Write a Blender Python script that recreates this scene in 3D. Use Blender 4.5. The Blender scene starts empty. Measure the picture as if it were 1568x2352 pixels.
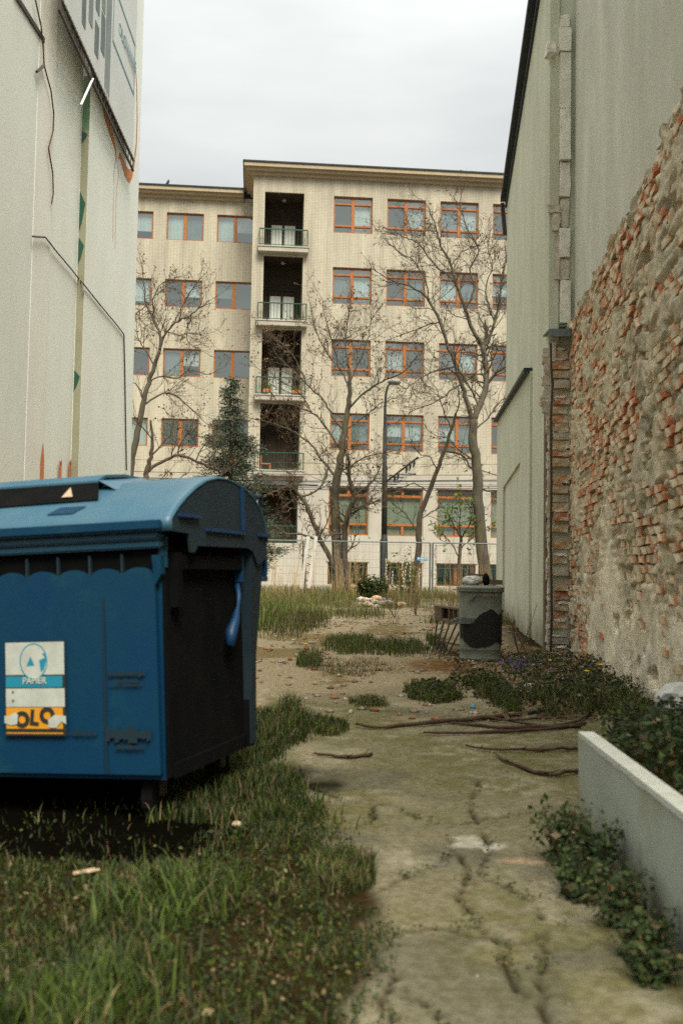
import bpy, bmesh, math, random
import numpy as np
from mathutils import Vector, Matrix, Euler
random.seed(7); rng = np.random.default_rng(7)
sc = bpy.context.scene
COL = sc.collection
# ------------------------------------------------------------------ camera
F = 2287.0; PITCH = math.atan(132/F); ROLL = math.radians(.95); EYE = 1.07
Fw = Vector((0, math.cos(PITCH), math.sin(PITCH)))
U0 = Vector((0, -math.sin(PITCH), math.cos(PITCH))); R0 = Vector((1, 0, 0))
CR = math.cos(ROLL)*R0 + math.sin(ROLL)*U0; CU = math.cos(ROLL)*U0 - math.sin(ROLL)*R0
CAM = Vector((0, 0, EYE))
cd = bpy.data.cameras.new('camera'); cam = bpy.data.objects.new('camera', cd); COL.objects.link(cam)
cam.matrix_world = Matrix(((CR.x, CU.x, -Fw.x, 0), (CR.y, CU.y, -Fw.y, 0), (CR.z, CU.z, -Fw.z, EYE), (0, 0, 0, 1)))
cd.sensor_fit = 'VERTICAL'; cd.sensor_height = 36; cd.sensor_width = 24; cd.lens = F/2352*36
cd.clip_start = .05; cd.clip_end = 2000
cd.dof.use_dof = True; cd.dof.focus_distance = 24; cd.dof.aperture_fstop = 3.2
sc.camera = cam
# ------------------------------------------------------------------ sky and sun
SUN_EL, SUN_AZ = math.radians(50), math.radians(163)      # azimuth from +Y clockwise; behind the camera
w = bpy.data.worlds.new('World'); sc.world = w; w.use_nodes = True
nt = w.node_tree; nt.nodes.clear(); N = nt.nodes.new; L = nt.links.new
out = N('ShaderNodeOutputWorld'); bg = N('ShaderNodeBackground'); sky = N('ShaderNodeTexSky')
sky.sky_type = 'NISHITA'; sky.sun_disc = False; sky.sun_elevation = SUN_EL; sky.sun_rotation = SUN_AZ
sky.dust_density = 4
tc = N('ShaderNodeTexCoord'); sep = N('ShaderNodeSeparateXYZ'); L(tc.outputs['Generated'], sep.inputs[0])
mp = N('ShaderNodeMapping'); mp.inputs['Scale'].default_value = (1.2, 1.2, 4.5); L(tc.outputs['Generated'], mp.inputs[0])
ns = N('ShaderNodeTexNoise'); ns.inputs['Scale'].default_value = 1.6; ns.inputs['Detail'].default_value = 5; L(mp.outputs[0], ns.inputs[0])
cr = N('ShaderNodeValToRGB'); cr.color_ramp.elements[0].position = .32; cr.color_ramp.elements[0].color = (.47, .485, .475, 1)
cr.color_ramp.elements[1].position = .68; cr.color_ramp.elements[1].color = (.70, .71, .67, 1); L(ns.outputs[0], cr.inputs[0])
zc = N('ShaderNodeClamp'); L(sep.outputs['Z'], zc.inputs[0])
pw = N('ShaderNodeMath'); pw.operation = 'POWER'; L(zc.outputs[0], pw.inputs[0]); pw.inputs[1].default_value = 2.8
ml = N('ShaderNodeMath'); ml.operation = 'MULTIPLY_ADD'; L(pw.outputs[0], ml.inputs[0]); ml.inputs[1].default_value = 14.0; ml.inputs[2].default_value = 2.25
sc_ = N('ShaderNodeVectorMath'); sc_.operation = 'SCALE'; L(cr.outputs[0], sc_.inputs[0]); L(ml.outputs[0], sc_.inputs['Scale'])
mx = N('ShaderNodeMixRGB'); mx.inputs[0].default_value = .93; L(sky.outputs[0], mx.inputs[1]); L(sc_.outputs[0], mx.inputs[2])
L(mx.outputs[0], bg.inputs[0]); bg.inputs[1].default_value = .12; L(bg.outputs[0], out.inputs[0])
sd = bpy.data.lights.new('sun', 'SUN'); sd.energy = 1.5; sd.angle = math.radians(24); sd.color = (1, .95, .80)
sun = bpy.data.objects.new('sun', sd); COL.objects.link(sun)
sv = Vector((math.sin(SUN_AZ)*math.cos(SUN_EL), math.cos(SUN_AZ)*math.cos(SUN_EL), math.sin(SUN_EL)))
sun.rotation_euler = sv.to_track_quat('Z', 'Y').to_euler(); sun.location = sv*60
vs = sc.view_settings; vs.view_transform = 'Standard'; vs.look = 'None'; vs.gamma = 1; vs.use_curve_mapping = False
vs.exposure = 1.65
sc.cycles.use_denoising = False; sc.cycles.max_bounces = 6; sc.cycles.transparent_max_bounces = 12

# ------------------------------------------------------------------ helpers
def ray(u, v): return Fw + (u-784)/F*CR - (v-1176)/F*CU
def P(u, v, Y): d = ray(u, v); return CAM + d*(Y/d.y)
def G(u, v, z=0): d = ray(u, v); return CAM + d*((z-EYE)/d.z)
def PL(u, v, o, n): d = ray(u, v); return CAM + d*((Vector(o)-CAM).dot(n)/d.dot(n))
def setp(o, label=None, cat=None, group=None, kind=None):
    for k, v in (('label', label), ('category', cat), ('group', group), ('kind', kind)):
        if v: o[k] = v
    return o
def empty(name, loc=(0, 0, 0), rz=0, **k):
    o = bpy.data.objects.new(name, None); COL.objects.link(o); o.location = loc; o.rotation_euler = (0, 0, rz)
    o.empty_display_size = .1
    return setp(o, **k)
def link(name, me, parent=None, loc=None, rot=None, m=None, **k):
    o = bpy.data.objects.new(name, me); COL.objects.link(o)
    if m is not None and not me.materials:
        for q in (m if isinstance(m, (list, tuple)) else [m]): me.materials.append(q)
    if parent: o.parent = parent
    if loc is not None: o.location = loc
    if rot is not None: o.rotation_euler = rot
    return setp(o, **k)
def kids(o, table): return table.get(o, [])
def copy_tree(o, parent=None, loc=None, rot=None):
    c = o.copy(); COL.objects.link(c)
    if parent: c.parent = parent
    if loc is not None: c.location = loc
    if rot is not None: c.rotation_euler = rot
    for ch in [x for x in list(COL.objects) if x.parent == o]: copy_tree(ch, c)
    return c
class MB:
    def __init__(s): s.v = []; s.f = []; s.m = []
    def add(s, vs, fs, mi=0):
        b = len(s.v); s.v += [tuple(p) for p in vs]; s.f += [tuple(b+i for i in f) for f in fs]; s.m += [mi]*len(fs); return s
    def box(s, x0, x1, y0, y1, z0, z1, mi=0):
        return s.add([(x0,y0,z0),(x1,y0,z0),(x1,y1,z0),(x0,y1,z0),(x0,y0,z1),(x1,y0,z1),(x1,y1,z1),(x0,y1,z1)],
                     [(0,3,2,1),(4,5,6,7),(0,1,5,4),(1,2,6,5),(2,3,7,6),(3,0,4,7)], mi)
    def quad(s, a, b, c, d, mi=0): return s.add([a, b, c, d], [(0,1,2,3)], mi)
    def bar(s, a, b, wx, wy, mi=0, up=(0, 0, 1)):
        a = Vector(a); b = Vector(b); d = (b-a).normalized(); u = Vector(up)
        if abs(d.dot(u)) > .98: u = Vector((0, 1, 0))
        x = d.cross(u).normalized()*wx/2; y = x.cross(d).normalized()*wy/2
        return s.add([a-x-y, a+x-y, a+x+y, a-x+y, b-x-y, b+x-y, b+x+y, b-x+y],
                     [(0,3,2,1),(4,5,6,7),(0,1,5,4),(1,2,6,5),(2,3,7,6),(3,0,4,7)], mi)
    def tube(s, pts, rad, n=6, cap=True, mi=0):
        pts = [Vector(p) for p in pts]; k = len(pts)
        if not isinstance(rad, (list, tuple)): rad = [rad]*k
        b = len(s.v); ref = None
        for i, p in enumerate(pts):
            d = (pts[min(i+1, k-1)]-pts[max(i-1, 0)])
            d = d.normalized() if d.length > 1e-9 else Vector((0, 0, 1))
            if ref is None: ref = Vector((1, 0, 0)) if abs(d.x) < .8 else Vector((0, 1, 0))
            x = (ref-d*ref.dot(d)).normalized(); ref = x; y = d.cross(x)
            for j in range(n):
                t = 2*math.pi*j/n; q = p+(x*math.cos(t)+y*math.sin(t))*rad[i]; s.v.append((q.x, q.y, q.z))
        for i in range(k-1):
            for j in range(n):
                j2 = (j+1) % n; s.f.append((b+i*n+j, b+i*n+j2, b+(i+1)*n+j2, b+(i+1)*n+j)); s.m.append(mi)
        if cap:
            s.f.append(tuple(b+j for j in range(n))[::-1]); s.f.append(tuple(b+(k-1)*n+j for j in range(n))); s.m += [mi, mi]
        return s
    def prism(s, poly, ext, mi=0):   # poly: list of 3D points, ext: Vector
        n = len(poly); e = Vector(ext); a = [Vector(p) for p in poly]
        return s.add(a+[p+e for p in a], [tuple(range(n))[::-1], tuple(range(n, 2*n))]+[(i, (i+1) % n, n+(i+1) % n, n+i) for i in range(n)], mi)
    def mesh(s, name, smooth=False):
        me = bpy.data.meshes.new(name); me.from_pydata(s.v, [], s.f); me.update()
        if max(s.m, default=0) > 0: me.polygons.foreach_set('material_index', s.m)
        if smooth: me.polygons.foreach_set('use_smooth', [True]*len(s.f))
        return me
    def build(s, name, m=None, parent=None, loc=None, rot=None, smooth=False, bevel=0, **k):
        me = s.mesh(name, smooth); o = link(name, me, parent, loc, rot, m, **k)
        if bevel:
            bm = bmesh.new(); bm.from_mesh(me); bmesh.ops.recalc_face_normals(bm, faces=bm.faces)
            bmesh.ops.bevel(bm, geom=bm.edges[:], offset=bevel, segments=2, affect='EDGES', clamp_overlap=True); bm.to_mesh(me); bm.free()
        return o
def fixn(o):
    bm = bmesh.new(); bm.from_mesh(o.data); bmesh.ops.recalc_face_normals(bm, faces=bm.faces); bm.to_mesh(o.data); bm.free(); return o
def text_mesh(s, size, bold=0.0):
    cu = bpy.data.curves.new('text', 'FONT'); cu.body = s; cu.size = size; cu.offset = bold*size; cu.extrude = .0008; cu.align_x = 'CENTER'; cu.align_y = 'CENTER'
    o = bpy.data.objects.new('text', cu); COL.objects.link(o)
    dg = bpy.context.evaluated_depsgraph_get(); me = bpy.data.meshes.new_from_object(o.evaluated_get(dg)); bpy.data.objects.remove(o); return me
# ---- materials
def mat(name, c1, c2=None, scale=6, rough=.85, bump=0, bscale=60, c3=None, s3=1.2, metal=0, stretch=(1, 1, 1), spec=.4, lo=.35, hi=.65, attr=None, bdist=.01, lo3=.5, hi3=.7, trans=0, dirt=None):
    m = bpy.data.materials.new(name); m.use_nodes = True; t = m.node_tree; n = t.nodes; l = t.links
    b = n['Principled BSDF']; b.inputs['Roughness'].default_value = rough; b.inputs['Metallic'].default_value = metal
    b.inputs['Specular IOR Level'].default_value = spec; b.inputs['Base Color'].default_value = (*c1, 1)
    tcn = n.new('ShaderNodeTexCoord'); mpn = n.new('ShaderNodeMapping'); mpn.inputs['Scale'].default_value = stretch; l.new(tcn.outputs['Object'], mpn.inputs[0])
    def noise(s, d=6):
        q = n.new('ShaderNodeTexNoise'); q.inputs['Scale'].default_value = s; q.inputs['Detail'].default_value = d; q.inputs['Roughness'].default_value = .6; l.new(mpn.outputs[0], q.inputs[0]); return q.outputs[0]
    def ramp(src, a, c):
        q = n.new('ShaderNodeMapRange'); q.inputs[1].default_value = a; q.inputs[2].default_value = c; l.new(src, q.inputs[0]); return q.outputs[0]
    def mix(f, a, c, typ='MIX'):
        q = n.new('ShaderNodeMixRGB'); q.blend_type = typ
        for i, z in ((0, f), (1, a), (2, c)):
            if isinstance(z, tuple): q.inputs[i].default_value = (*z, 1)
            elif isinstance(z, float): q.inputs[i].default_value = z
            else: l.new(z, q.inputs[i])
        return q.outputs[0]
    col = None
    if attr:
        a = n.new('ShaderNodeAttribute'); a.attribute_name = attr; col = a.outputs['Color']
        if c2: col = mix(ramp(noise(scale), lo, hi), mix(1.0, col, c1, 'MULTIPLY'), mix(1.0, col, c2, 'MULTIPLY'))
    elif c2: col = mix(ramp(noise(scale), lo, hi), c1, c2)
    if c3: col = mix(ramp(noise(s3), lo3, hi3), col, c3)
    if dirt:
        sz = n.new('ShaderNodeSeparateXYZ'); l.new(tcn.outputs['Object'], sz.inputs[0]); ma = n.new('ShaderNodeMath'); ma.operation = 'MULTIPLY_ADD'; l.new(noise(dirt[3], 5), ma.inputs[0]); ma.inputs[1].default_value = -dirt[2]; l.new(sz.outputs[2], ma.inputs[2])
        rr_ = n.new('ShaderNodeMapRange'); rr_.inputs[1].default_value = dirt[1]-dirt[2]*.5; rr_.inputs[2].default_value = -dirt[2]*.5; rr_.inputs[3].default_value = 0; rr_.inputs[4].default_value = .85; l.new(ma.outputs[0], rr_.inputs[0]); col = mix(rr_.outputs[0], col, dirt[0])
    if col is not None: l.new(col, b.inputs['Base Color'])
    if bump:
        bn = n.new('ShaderNodeBump'); bn.inputs['Strength'].default_value = bump; bn.inputs['Distance'].default_value = bdist; l.new(noise(bscale, 8), bn.inputs['Height']); l.new(bn.outputs[0], b.inputs['Normal'])
    if trans:
        ts = n.new('ShaderNodeBsdfTranslucent'); ms = n.new('ShaderNodeMixShader'); ms.inputs[0].default_value = trans
        if col is not None: l.new(col, ts.inputs[0])
        else: ts.inputs[0].default_value = (*c1, 1)
        l.new(b.outputs[0], ms.inputs[1]); l.new(ts.outputs[0], ms.inputs[2]); l.new(ms.outputs[0], n['Material Output'].inputs[0])
    return m
def glass(name, tint, refl):
    m = bpy.data.materials.new(name); m.use_nodes = True; t = m.node_tree; n = t.nodes; l = t.links; n.remove(n['Principled BSDF'])
    tr = n.new('ShaderNodeBsdfTransparent'); tr.inputs[0].default_value = (*tint, 1); gl = n.new('ShaderNodeBsdfGlossy'); gl.inputs['Roughness'].default_value = .03; gl.inputs[0].default_value = (.82, .90, .85, 1)
    ms = n.new('ShaderNodeMixShader'); ms.inputs[0].default_value = refl; l.new(tr.outputs[0], ms.inputs[1]); l.new(gl.outputs[0], ms.inputs[2]); l.new(ms.outputs[0], n['Material Output'].inputs[0]); return m
def tilemat(name, c1, c2, mortar, bw, bh, offs=0.0):
    m = mat(name, c1, c2, 2.0, .85, .15, 30); t = m.node_tree; n = t.nodes; l = t.links; b = n['Principled BSDF']
    tcn = [q for q in n if q.type == 'TEX_COORD'][0]; sp = n.new('ShaderNodeSeparateXYZ'); cb = n.new('ShaderNodeCombineXYZ'); l.new(tcn.outputs['Object'], sp.inputs[0])
    ad = n.new('ShaderNodeMath'); ad.operation = 'ADD'; l.new(sp.outputs[0], ad.inputs[0]); l.new(sp.outputs[1], ad.inputs[1])
    l.new(ad.outputs[0], cb.inputs[0]); l.new(sp.outputs[2], cb.inputs[1])
    bt = n.new('ShaderNodeTexBrick'); bt.offset = offs; bt.inputs['Scale'].default_value = 1; bt.inputs['Brick Width'].default_value = bw; bt.inputs['Row Height'].default_value = bh
    bt.inputs['Mortar Size'].default_value = .007; bt.inputs['Color1'].default_value = (*c1, 1); bt.inputs['Color2'].default_value = (*c2, 1); bt.inputs['Mortar'].default_value = (*mortar, 1); l.new(cb.outputs[0], bt.inputs[0])
    mp2 = n.new('ShaderNodeMapping'); mp2.inputs['Scale'].default_value = (1.3, 1.3, .12); l.new(tcn.outputs['Object'], mp2.inputs[0])
    n2 = n.new('ShaderNodeTexNoise'); n2.inputs['Scale'].default_value = 1.5; n2.inputs['Detail'].default_value = 6; l.new(mp2.outputs[0], n2.inputs[0])
    r = n.new('ShaderNodeMapRange'); r.inputs[1].default_value = .35; r.inputs[2].default_value = .7; r.inputs[3].default_value = 1.05; r.inputs[4].default_value = .72; l.new(n2.outputs[0], r.inputs[0])
    q = n.new('ShaderNodeVectorMath'); q.operation = 'SCALE'; l.new(bt.outputs['Color'], q.inputs[0]); l.new(r.outputs[0], q.inputs['Scale']); l.new(q.outputs[0], b.inputs['Base Color'])
    bn = [z for z in n if z.type == 'BUMP'][0]; l.new(bt.outputs['Fac'], bn.inputs['Height']); bn.invert = True; bn.inputs['Strength'].default_value = .5; bn.inputs['Distance'].default_value = .01
    return m
M = dict(
 tile=tilemat('cream_facing_tile', (.49, .445, .345), (.45, .405, .31), (.36, .32, .24), .16, .08),
 stone=mat('pale_render', (.42, .39, .33), (.36, .33, .275), 1.5, .9, .2, 40, stretch=(1, 1, .4)),
 cornice=mat('cream_cornice', (.40, .32, .21), (.35, .28, .185), 3, .85),
 wood=mat('orange_window_wood', (.36, .125, .028), (.28, .09, .02), 8, .55),
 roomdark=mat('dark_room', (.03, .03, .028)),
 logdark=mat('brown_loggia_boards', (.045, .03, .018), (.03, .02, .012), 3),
 curtain=mat('pale_curtain', (.66, .69, .64), (.55, .58, .54), 1.5, .9, stretch=(6, 1, .3)),
 blind=mat('grey_blind', (.24, .27, .27), (.18, .21, .21), 3),
 gblind=mat('green_grey_blind', (.25, .275, .225), (.20, .22, .175), 3),
 glassA=glass('window_glass', (.72, .80, .82), .30), glassD=glass('dull_glass', (.8, .85, .8), .13),
 green=mat('green_painted_steel', (.012, .075, .042), (.01, .055, .032), 10, .45),
 roof=mat('dark_roof_edge', (.012, .02, .025), rough=.6),
 bark=mat('grey_bark', (.10, .085, .06), (.055, .046, .032), 9, .95, .6, 40, stretch=(1, 1, .3), c3=(.09, .085, .035), s3=3),
 barkd=mat('dark_bark', (.05, .038, .025), (.085, .065, .042), 9, .95, .6, 40, stretch=(1, 1, .3)),
 twig=mat('twig_bark', (.06, .046, .028), (.095, .073, .046), 4, .9),
 bud=mat('brown_buds', (.15, .075, .025), (.09, .045, .015), 5, .8),
 gbud=mat('young_green_leaves', (.16, .20, .04), (.11, .15, .03), 5, .7, trans=.3),
 needle=mat('blue_green_needles', (.045, .062, .036), (.075, .098, .058), 2.5, .7, c3=(.045, .055, .02), s3=1.4),
 postm=mat('dark_green_post_paint', (.035, .042, .038), (.05, .055, .05), 5, .6),
 lampm=mat('lamp_glass_grey', (.30, .31, .30), (.22, .23, .22), 8, .35),
 wire=mat('black_wire', (.02, .02, .02), rough=.5),
 greyinsul=mat('grey_insulator', (.18, .19, .2), rough=.5),
 galv=mat('galvanised_steel', (.13, .145, .145), (.09, .105, .105), 12, .5, metal=.2),
 signblue=mat('sign_blue', (.01, .22, .42), rough=.5), white=mat('white_print', (.75, .75, .72), rough=.6),
 ladder=mat('grey_white_paint', (.48, .47, .44), (.38, .37, .34), 7, .6),
 plasterW=mat('white_plaster_wall', (.80, .82, .77), (.74, .76, .71), 1.1, .92, .12, 140, c3=(.76, .75, .69), s3=.7, stretch=(1, 1, .5), bdist=.004),
 plasterN=mat('grey_plaster_wall', (.75, .77, .72), (.69, .71, .66), 1.1, .92, .12, 140, stretch=(1, 1, .5), bdist=.004),
 plasterP=mat('pinkish_plaster', (.80, .795, .74), (.76, .745, .69), 2, .92, .12, 140, bdist=.004),
 plasterA=mat('greenish_plaster', (.52, .53, .40), (.43, .44, .33), 1.3, .93, .15, 120, stretch=(1, 1, .5), c3=(.43, .42, .31), s3=1.1, bdist=.006, dirt=((.17, .15, .10), .5, 1.2, 2.5)),
 plasterB=mat('grey_rough_plaster', (.55, .55, .465), (.44, .44, .365), 1.6, .93, .3, 90, stretch=(1, 1, .4), c3=(.46, .44, .355), s3=1.3, bdist=.008),
 panelA=mat('brownish_panel_plaster', (.27, .265, .18), (.23, .22, .15), 2, .93, .2, 80),
 greenpaint=mat('green_spray_stain', (.03, .14, .05), (.20, .27, .19), 2.2, .85, stretch=(1, 1, .5)),
 orange=mat('orange_spray_paint', (.62, .22, .075), (.55, .20, .08), 8, .8),
 banner=mat('faded_banner', (.62, .64, .62), (.57, .59, .57), 1.2, .6),
 printdark=mat('banner_dark_print', (.08, .10, .10), (.14, .17, .165), 3, .6), printmid=mat('banner_mid_print', (.24, .27, .265), (.17, .20, .195), 2, .6), printcyan=mat('banner_teal_print', (.12, .24, .26), rough=.6),
 dmetal=mat('dark_rusty_metal', (.03, .027, .022), (.06, .04, .025), 20, .6),
 flash=mat('zinc_flashing', (.16, .20, .20), (.12, .15, .15), 12, .5, metal=.3),
 brick=mat('orange_brick', (.54, .20, .075), (.50, .29, .15), 9, .95, .5, 70, c3=(.60, .52, .38), s3=9, lo3=.46, hi3=.6, bdist=.008),
 brick2=mat('red_brick', (.50, .145, .055), (.42, .19, .09), 9, .95, .5, 70, c3=(.60, .52, .38), s3=9, lo3=.46, hi3=.6, bdist=.008),
 brick3=mat('yellowish_brick', (.48, .34, .19), (.42, .28, .15), 9, .95, .5, 70, c3=(.60, .52, .38), s3=9, lo3=.46, hi3=.6, bdist=.008),
 mortar=mat('crumbling_mortar', (.74, .66, .49), (.56, .475, .33), 7, .97, .9, 45, c3=(.48, .44, .34), s3=2.0, bdist=.02, attr='Col'),
 chip=mat('broken_plaster', (.58, .53, .43), (.42, .36, .27), 10, .95, .6, 60),
 chipW=mat('white_broken_plaster', (.76, .74, .66), (.60, .56, .47), 9, .95, .5, 50),
 blue=mat('blue_plastic', (.001, .030, .080), (.002, .036, .070), 2.2, .5, .08, 200, spec=.25, c3=(.008, .06, .075), s3=3.5, lo3=.56, hi3=.8, bdist=.002),
 lid=mat('faded_blue_lid', (.028, .10, .165), (.055, .125, .175), 2.5, .42, .05, 200, bdist=.002),
 rimblue=mat('rim_blue_plastic', (.005, .055, .10), (.010, .065, .105), 3, .42), bluedark=mat('dark_slate_plastic', (.012, .024, .034), (.018, .032, .042), 3, .6, spec=.2), black=mat('black_rubber', (.005, .005, .005), rough=.8, spec=.1),  # bluedark is one even dark slate tone
 steelside=mat('near_black_plastic', (.003, .0035, .004), (.006, .006, .006), 5, .9, spec=.06),  # even near-black tone for side panel, frame, rim strip and slot
 lever=mat('bright_blue_plastic', (.003, .035, .10), rough=.5),
 stickw=mat('sticker_white', (.46, .48, .42), (.38, .40, .35), 20, .6), stickb=mat('sticker_teal', (.01, .20, .30), rough=.6), sticko=mat('sticker_orange', (.60, .26, .012), rough=.6), ink=mat('sticker_black', (.02, .018, .015), rough=.7),
 smut=mat('dirt_smear', (.003, .016, .026), rough=.8),
 binmetal=mat('dull_green_grey_can', (.155, .175, .14), (.11, .13, .10), 7, .55, .2, 60, c3=(.12, .09, .05), s3=9, lo3=.6, hi3=.8), bintar=mat('black_tar_paint', (.008, .007, .006), rough=.75),
 rust=mat('rust', (.12, .045, .015), (.05, .02, .01), 20, .9), oldwood=mat('weathered_wood', (.17, .12, .07), (.09, .065, .04), 14, .9, .4, 50),
 bag=mat('white_plastic_bag', (.55, .54, .50), (.40, .39, .36), 9, .5),
 planter=mat('pale_concrete_slab', (.40, .43, .36), (.34, .37, .31), 2.5, .85, .25, 90, c3=(.30, .29, .20), s3=3, lo3=.5, hi3=.75, bdist=.006, dirt=((.07, .055, .03), .20, .45, 4)),
 planttop=mat('worn_slab_edge', (.50, .51, .45), (.42, .42, .36), 14, .9, .4, 90),
 stick=mat('brown_stick', (.04, .022, .012), (.085, .045, .022), 14, .85), stickcut=mat('cut_wood', (.35, .22, .10), rough=.9),
 stone_=mat('pale_rubble', (.36, .32, .26), (.26, .23, .18), 8, .95, .6, 40), grass=mat('grass_blades', (1, 1, 1), (.8, .8, .8), 3, .7, attr='Col', trans=.25), flower=mat('dandelion_yellow', (.75, .42, .01), rough=.7), violet=mat('violet_petals', (.12, .09, .38), rough=.7),
 pot=mat('terracotta', (.45, .15, .05), rough=.8), bird=mat('grey_feathers', (.06, .06, .06), rough=.8), asphalt=mat('asphalt', (.05, .05, .05), (.065, .063, .06), 20, .9), litter=mat('pale_litter', (.42, .27, .16), (.5, .4, .28), 9),
)
# ---- noise for masks
def vn(x, y, s=0):
    x = np.asarray(x, float); y = np.asarray(y, float); xi = np.floor(x).astype(np.int64); yi = np.floor(y).astype(np.int64); fx = x-xi; fy = y-yi
    fx = fx*fx*(3-2*fx); fy = fy*fy*(3-2*fy)
    def h(a, b):
        n = (a*374761393+b*668265263+s*974711) & 0x7fffffff; n = ((n ^ (n >> 13))*1274126177) & 0x7fffffff; n = (n ^ (n >> 16)); return (n & 0xffff)/65535.
    return (h(xi, yi)*(1-fx)+h(xi+1, yi)*fx)*(1-fy)+(h(xi, yi+1)*(1-fx)+h(xi+1, yi+1)*fx)*fy
def fbm(x, y, s=0, o=4):
    r = 0; a = .5; t = 0
    for i in range(o): r = r+a*vn(np.asarray(x)*2**i, np.asarray(y)*2**i, s+i*7); t += a; a *= .5
    return r/t
def sst(a, b, x): t = np.clip((x-a)/(b-a), 0, 1); return t*t*(3-2*t)
def npmesh(name, v, tri, col=None, smooth=False):
    me = bpy.data.meshes.new(name); v = np.asarray(v, np.float32); tri = np.asarray(tri, np.int32); k = tri.shape[1]
    me.vertices.add(len(v)); me.vertices.foreach_set('co', v.ravel()); me.loops.add(tri.size); me.loops.foreach_set('vertex_index', tri.ravel())
    me.polygons.add(len(tri)); me.polygons.foreach_set('loop_start', np.arange(len(tri), dtype=np.int32)*k); me.polygons.foreach_set('loop_total', np.full(len(tri), k, np.int32))
    if smooth: me.polygons.foreach_set('use_smooth', np.ones(len(tri), bool))
    me.update(calc_edges=True)
    if col is not None:
        a = me.color_attributes.new('Col', 'FLOAT_COLOR', 'POINT'); c = np.ones((len(v), 4), np.float32); c[:, :3] = col; a.data.foreach_set('color', c.ravel())
    return me

# ------------------------------------------------------------------ ground
def gheight(x, y):
    x = np.asarray(x, float); y = np.asarray(y, float)
    xr = x-.33*np.clip(y-4.25, 0, 4)
    h = .34*sst(1.0, 1.12+.25*np.clip(y-4.25, 0, 2), xr)*sst(7.2, 4.3, y) + .10*sst(1.6, 3.0, x-.09*(y-8))*sst(14, 9, y)*sst(6, 8, y)
    soil = pathmask(x, y)
    h = h + (1-soil)*.05*(fbm(x*2.2, y*2.2, 3)-.5) + .012*(fbm(x*5, y*5, 9)-.5)
    h = h + .35*sst(26, 31, y)*sst(36, 33, y)*fbm(x*.5, y*.5, 5)*.6
    return h
def leftedge(y): return np.interp(y, [0, 2.3, 2.75, 3.1, 3.55, 4.2, 4.8, 5.4, 6.0, 6.5, 6.9, 7.2, 7.6, 40], [.0, .02, .14, .12, .07, -.07, -.18, -.34, -.30, -.2, .05, -.25, -.6, -.6])
def pathmask(x, y):            # 1 on concrete
    j = .30*(fbm(x*1.7+3, y*1.7, 21)-.5)
    left = leftedge(y)
    m = sst(-.03, .05, x-left+j)*sst(1.15, 1.0, x+j*.3-.33*np.clip(y-4.3, 0, 3))
    return m*sst(9.6, 7.6, y+j*4)
xs = np.unique(np.concatenate([np.linspace(-150, -12, 12), np.linspace(-12, -3.6, 40), np.linspace(-3.6, 3.6, 330), np.linspace(3.6, 12, 40), np.linspace(12, 150, 12)]))
ys = np.unique(np.concatenate([np.linspace(-40, 0, 12), np.linspace(0, 1.9, 16), 2.0*np.exp(np.linspace(0, math.log(17), 430)), np.linspace(34, 60, 30), np.linspace(60, 400, 14)]))
X, Y = np.meshgrid(xs, ys); PM = pathmask(X, Y); Z = gheight(X, Y)
# cracks in the slab
def segd(px, py, a, b):
    ax, ay = a; bx, by = b; dx, dy = bx-ax, by-ay; t = np.clip(((px-ax)*dx+(py-ay)*dy)/(dx*dx+dy*dy), 0, 1); return np.hypot(px-ax-t*dx, py-ay-t*dy)
crk = np.full(X.shape, 9.)
for line in ([(905,2240),(935,2290),(985,2300),(1030,2352)], [(1250,2352),(1243,2200),(1255,2130),(1225,2060)], [(1040,2130),(1090,2150),(1200,2165),(1290,2120)],
             [(690,1800),(780,1835),(850,1845),(915,1850)], [(640,1755),(720,1790),(690,1800)], [(915,1850),(1000,1900),(1080,1990),(1060,2060),(1100,2110)], [(1000,1900),(1120,1880),(1240,1860)], [(860,2050),(960,2000),(1040,1960)], [(1080,2110),(1150,2170),(1170,2250),(1240,2310)], [(1100,1790),(1080,1860),(1120,1930),(1110,2010)], [(760,2080),(900,2140),(1000,2130),(1040,2130)], [(905,2240),(880,2290),(890,2352)], [(700,1900),(820,1905),(860,1880),(850,1845)], [(1110,2010),(1200,2060),(1225,2060)]):
    pts = [G(*q) for q in line]
    for a, b in zip(pts, pts[1:]): crk = np.minimum(crk, segd(X+.05*(fbm(X*9, Y*9, 2)-.5), Y+.05*(fbm(X*9, Y*9, 4)-.5), (a.x, a.y), (b.x, b.y)))
cm = PM*sst(.013, .003, crk)*sst(.28, .42, fbm(X*3, Y*3, 31)); Z = Z-cm*.02
def lerp(a, b, t): return a+(b-a)*t[..., None]
c_conc = np.array([.185, .165, .105]); c_moss = np.array([.125, .115, .045]); c_light = np.array([.30, .27, .19]); c_soil = np.array([.016, .013, .006]); c_sand = np.array([.30, .245, .16]); c_dk = np.array([.05, .035, .02])
n1 = fbm(X*1.3, Y*1.3, 41); n2 = fbm(X*4, Y*4, 51); n3 = fbm(X*12, Y*12, 61)
conc = lerp(np.broadcast_to(c_conc, X.shape+(3,)), c_light, sst(.45, .75, n2)*.8); conc = lerp(conc, c_moss, sst(.42, .62, n1)*sst(.25, .6, n3)*.75)
conc = lerp(conc, np.array([.10, .095, .07]), sst(.55, .72, fbm(X*2.1+9, Y*2.1, 71))*.6)
conc = lerp(conc, np.array([.035, .028, .015]), cm)
soil = lerp(np.broadcast_to(c_soil, X.shape+(3,)), np.array([.042, .028, .012]), n3)
far = sst(6.5, 8.2, Y+(n1-.5)*2.5); soil = lerp(soil, c_sand, far*sst(2.0, 1.2, X-.12*(Y-7)))
soil = lerp(soil, np.array([.16, .12, .05]), far*sst(.5, .62, fbm(X*1.1+2, Y*.7, 81))*.8)
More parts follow.
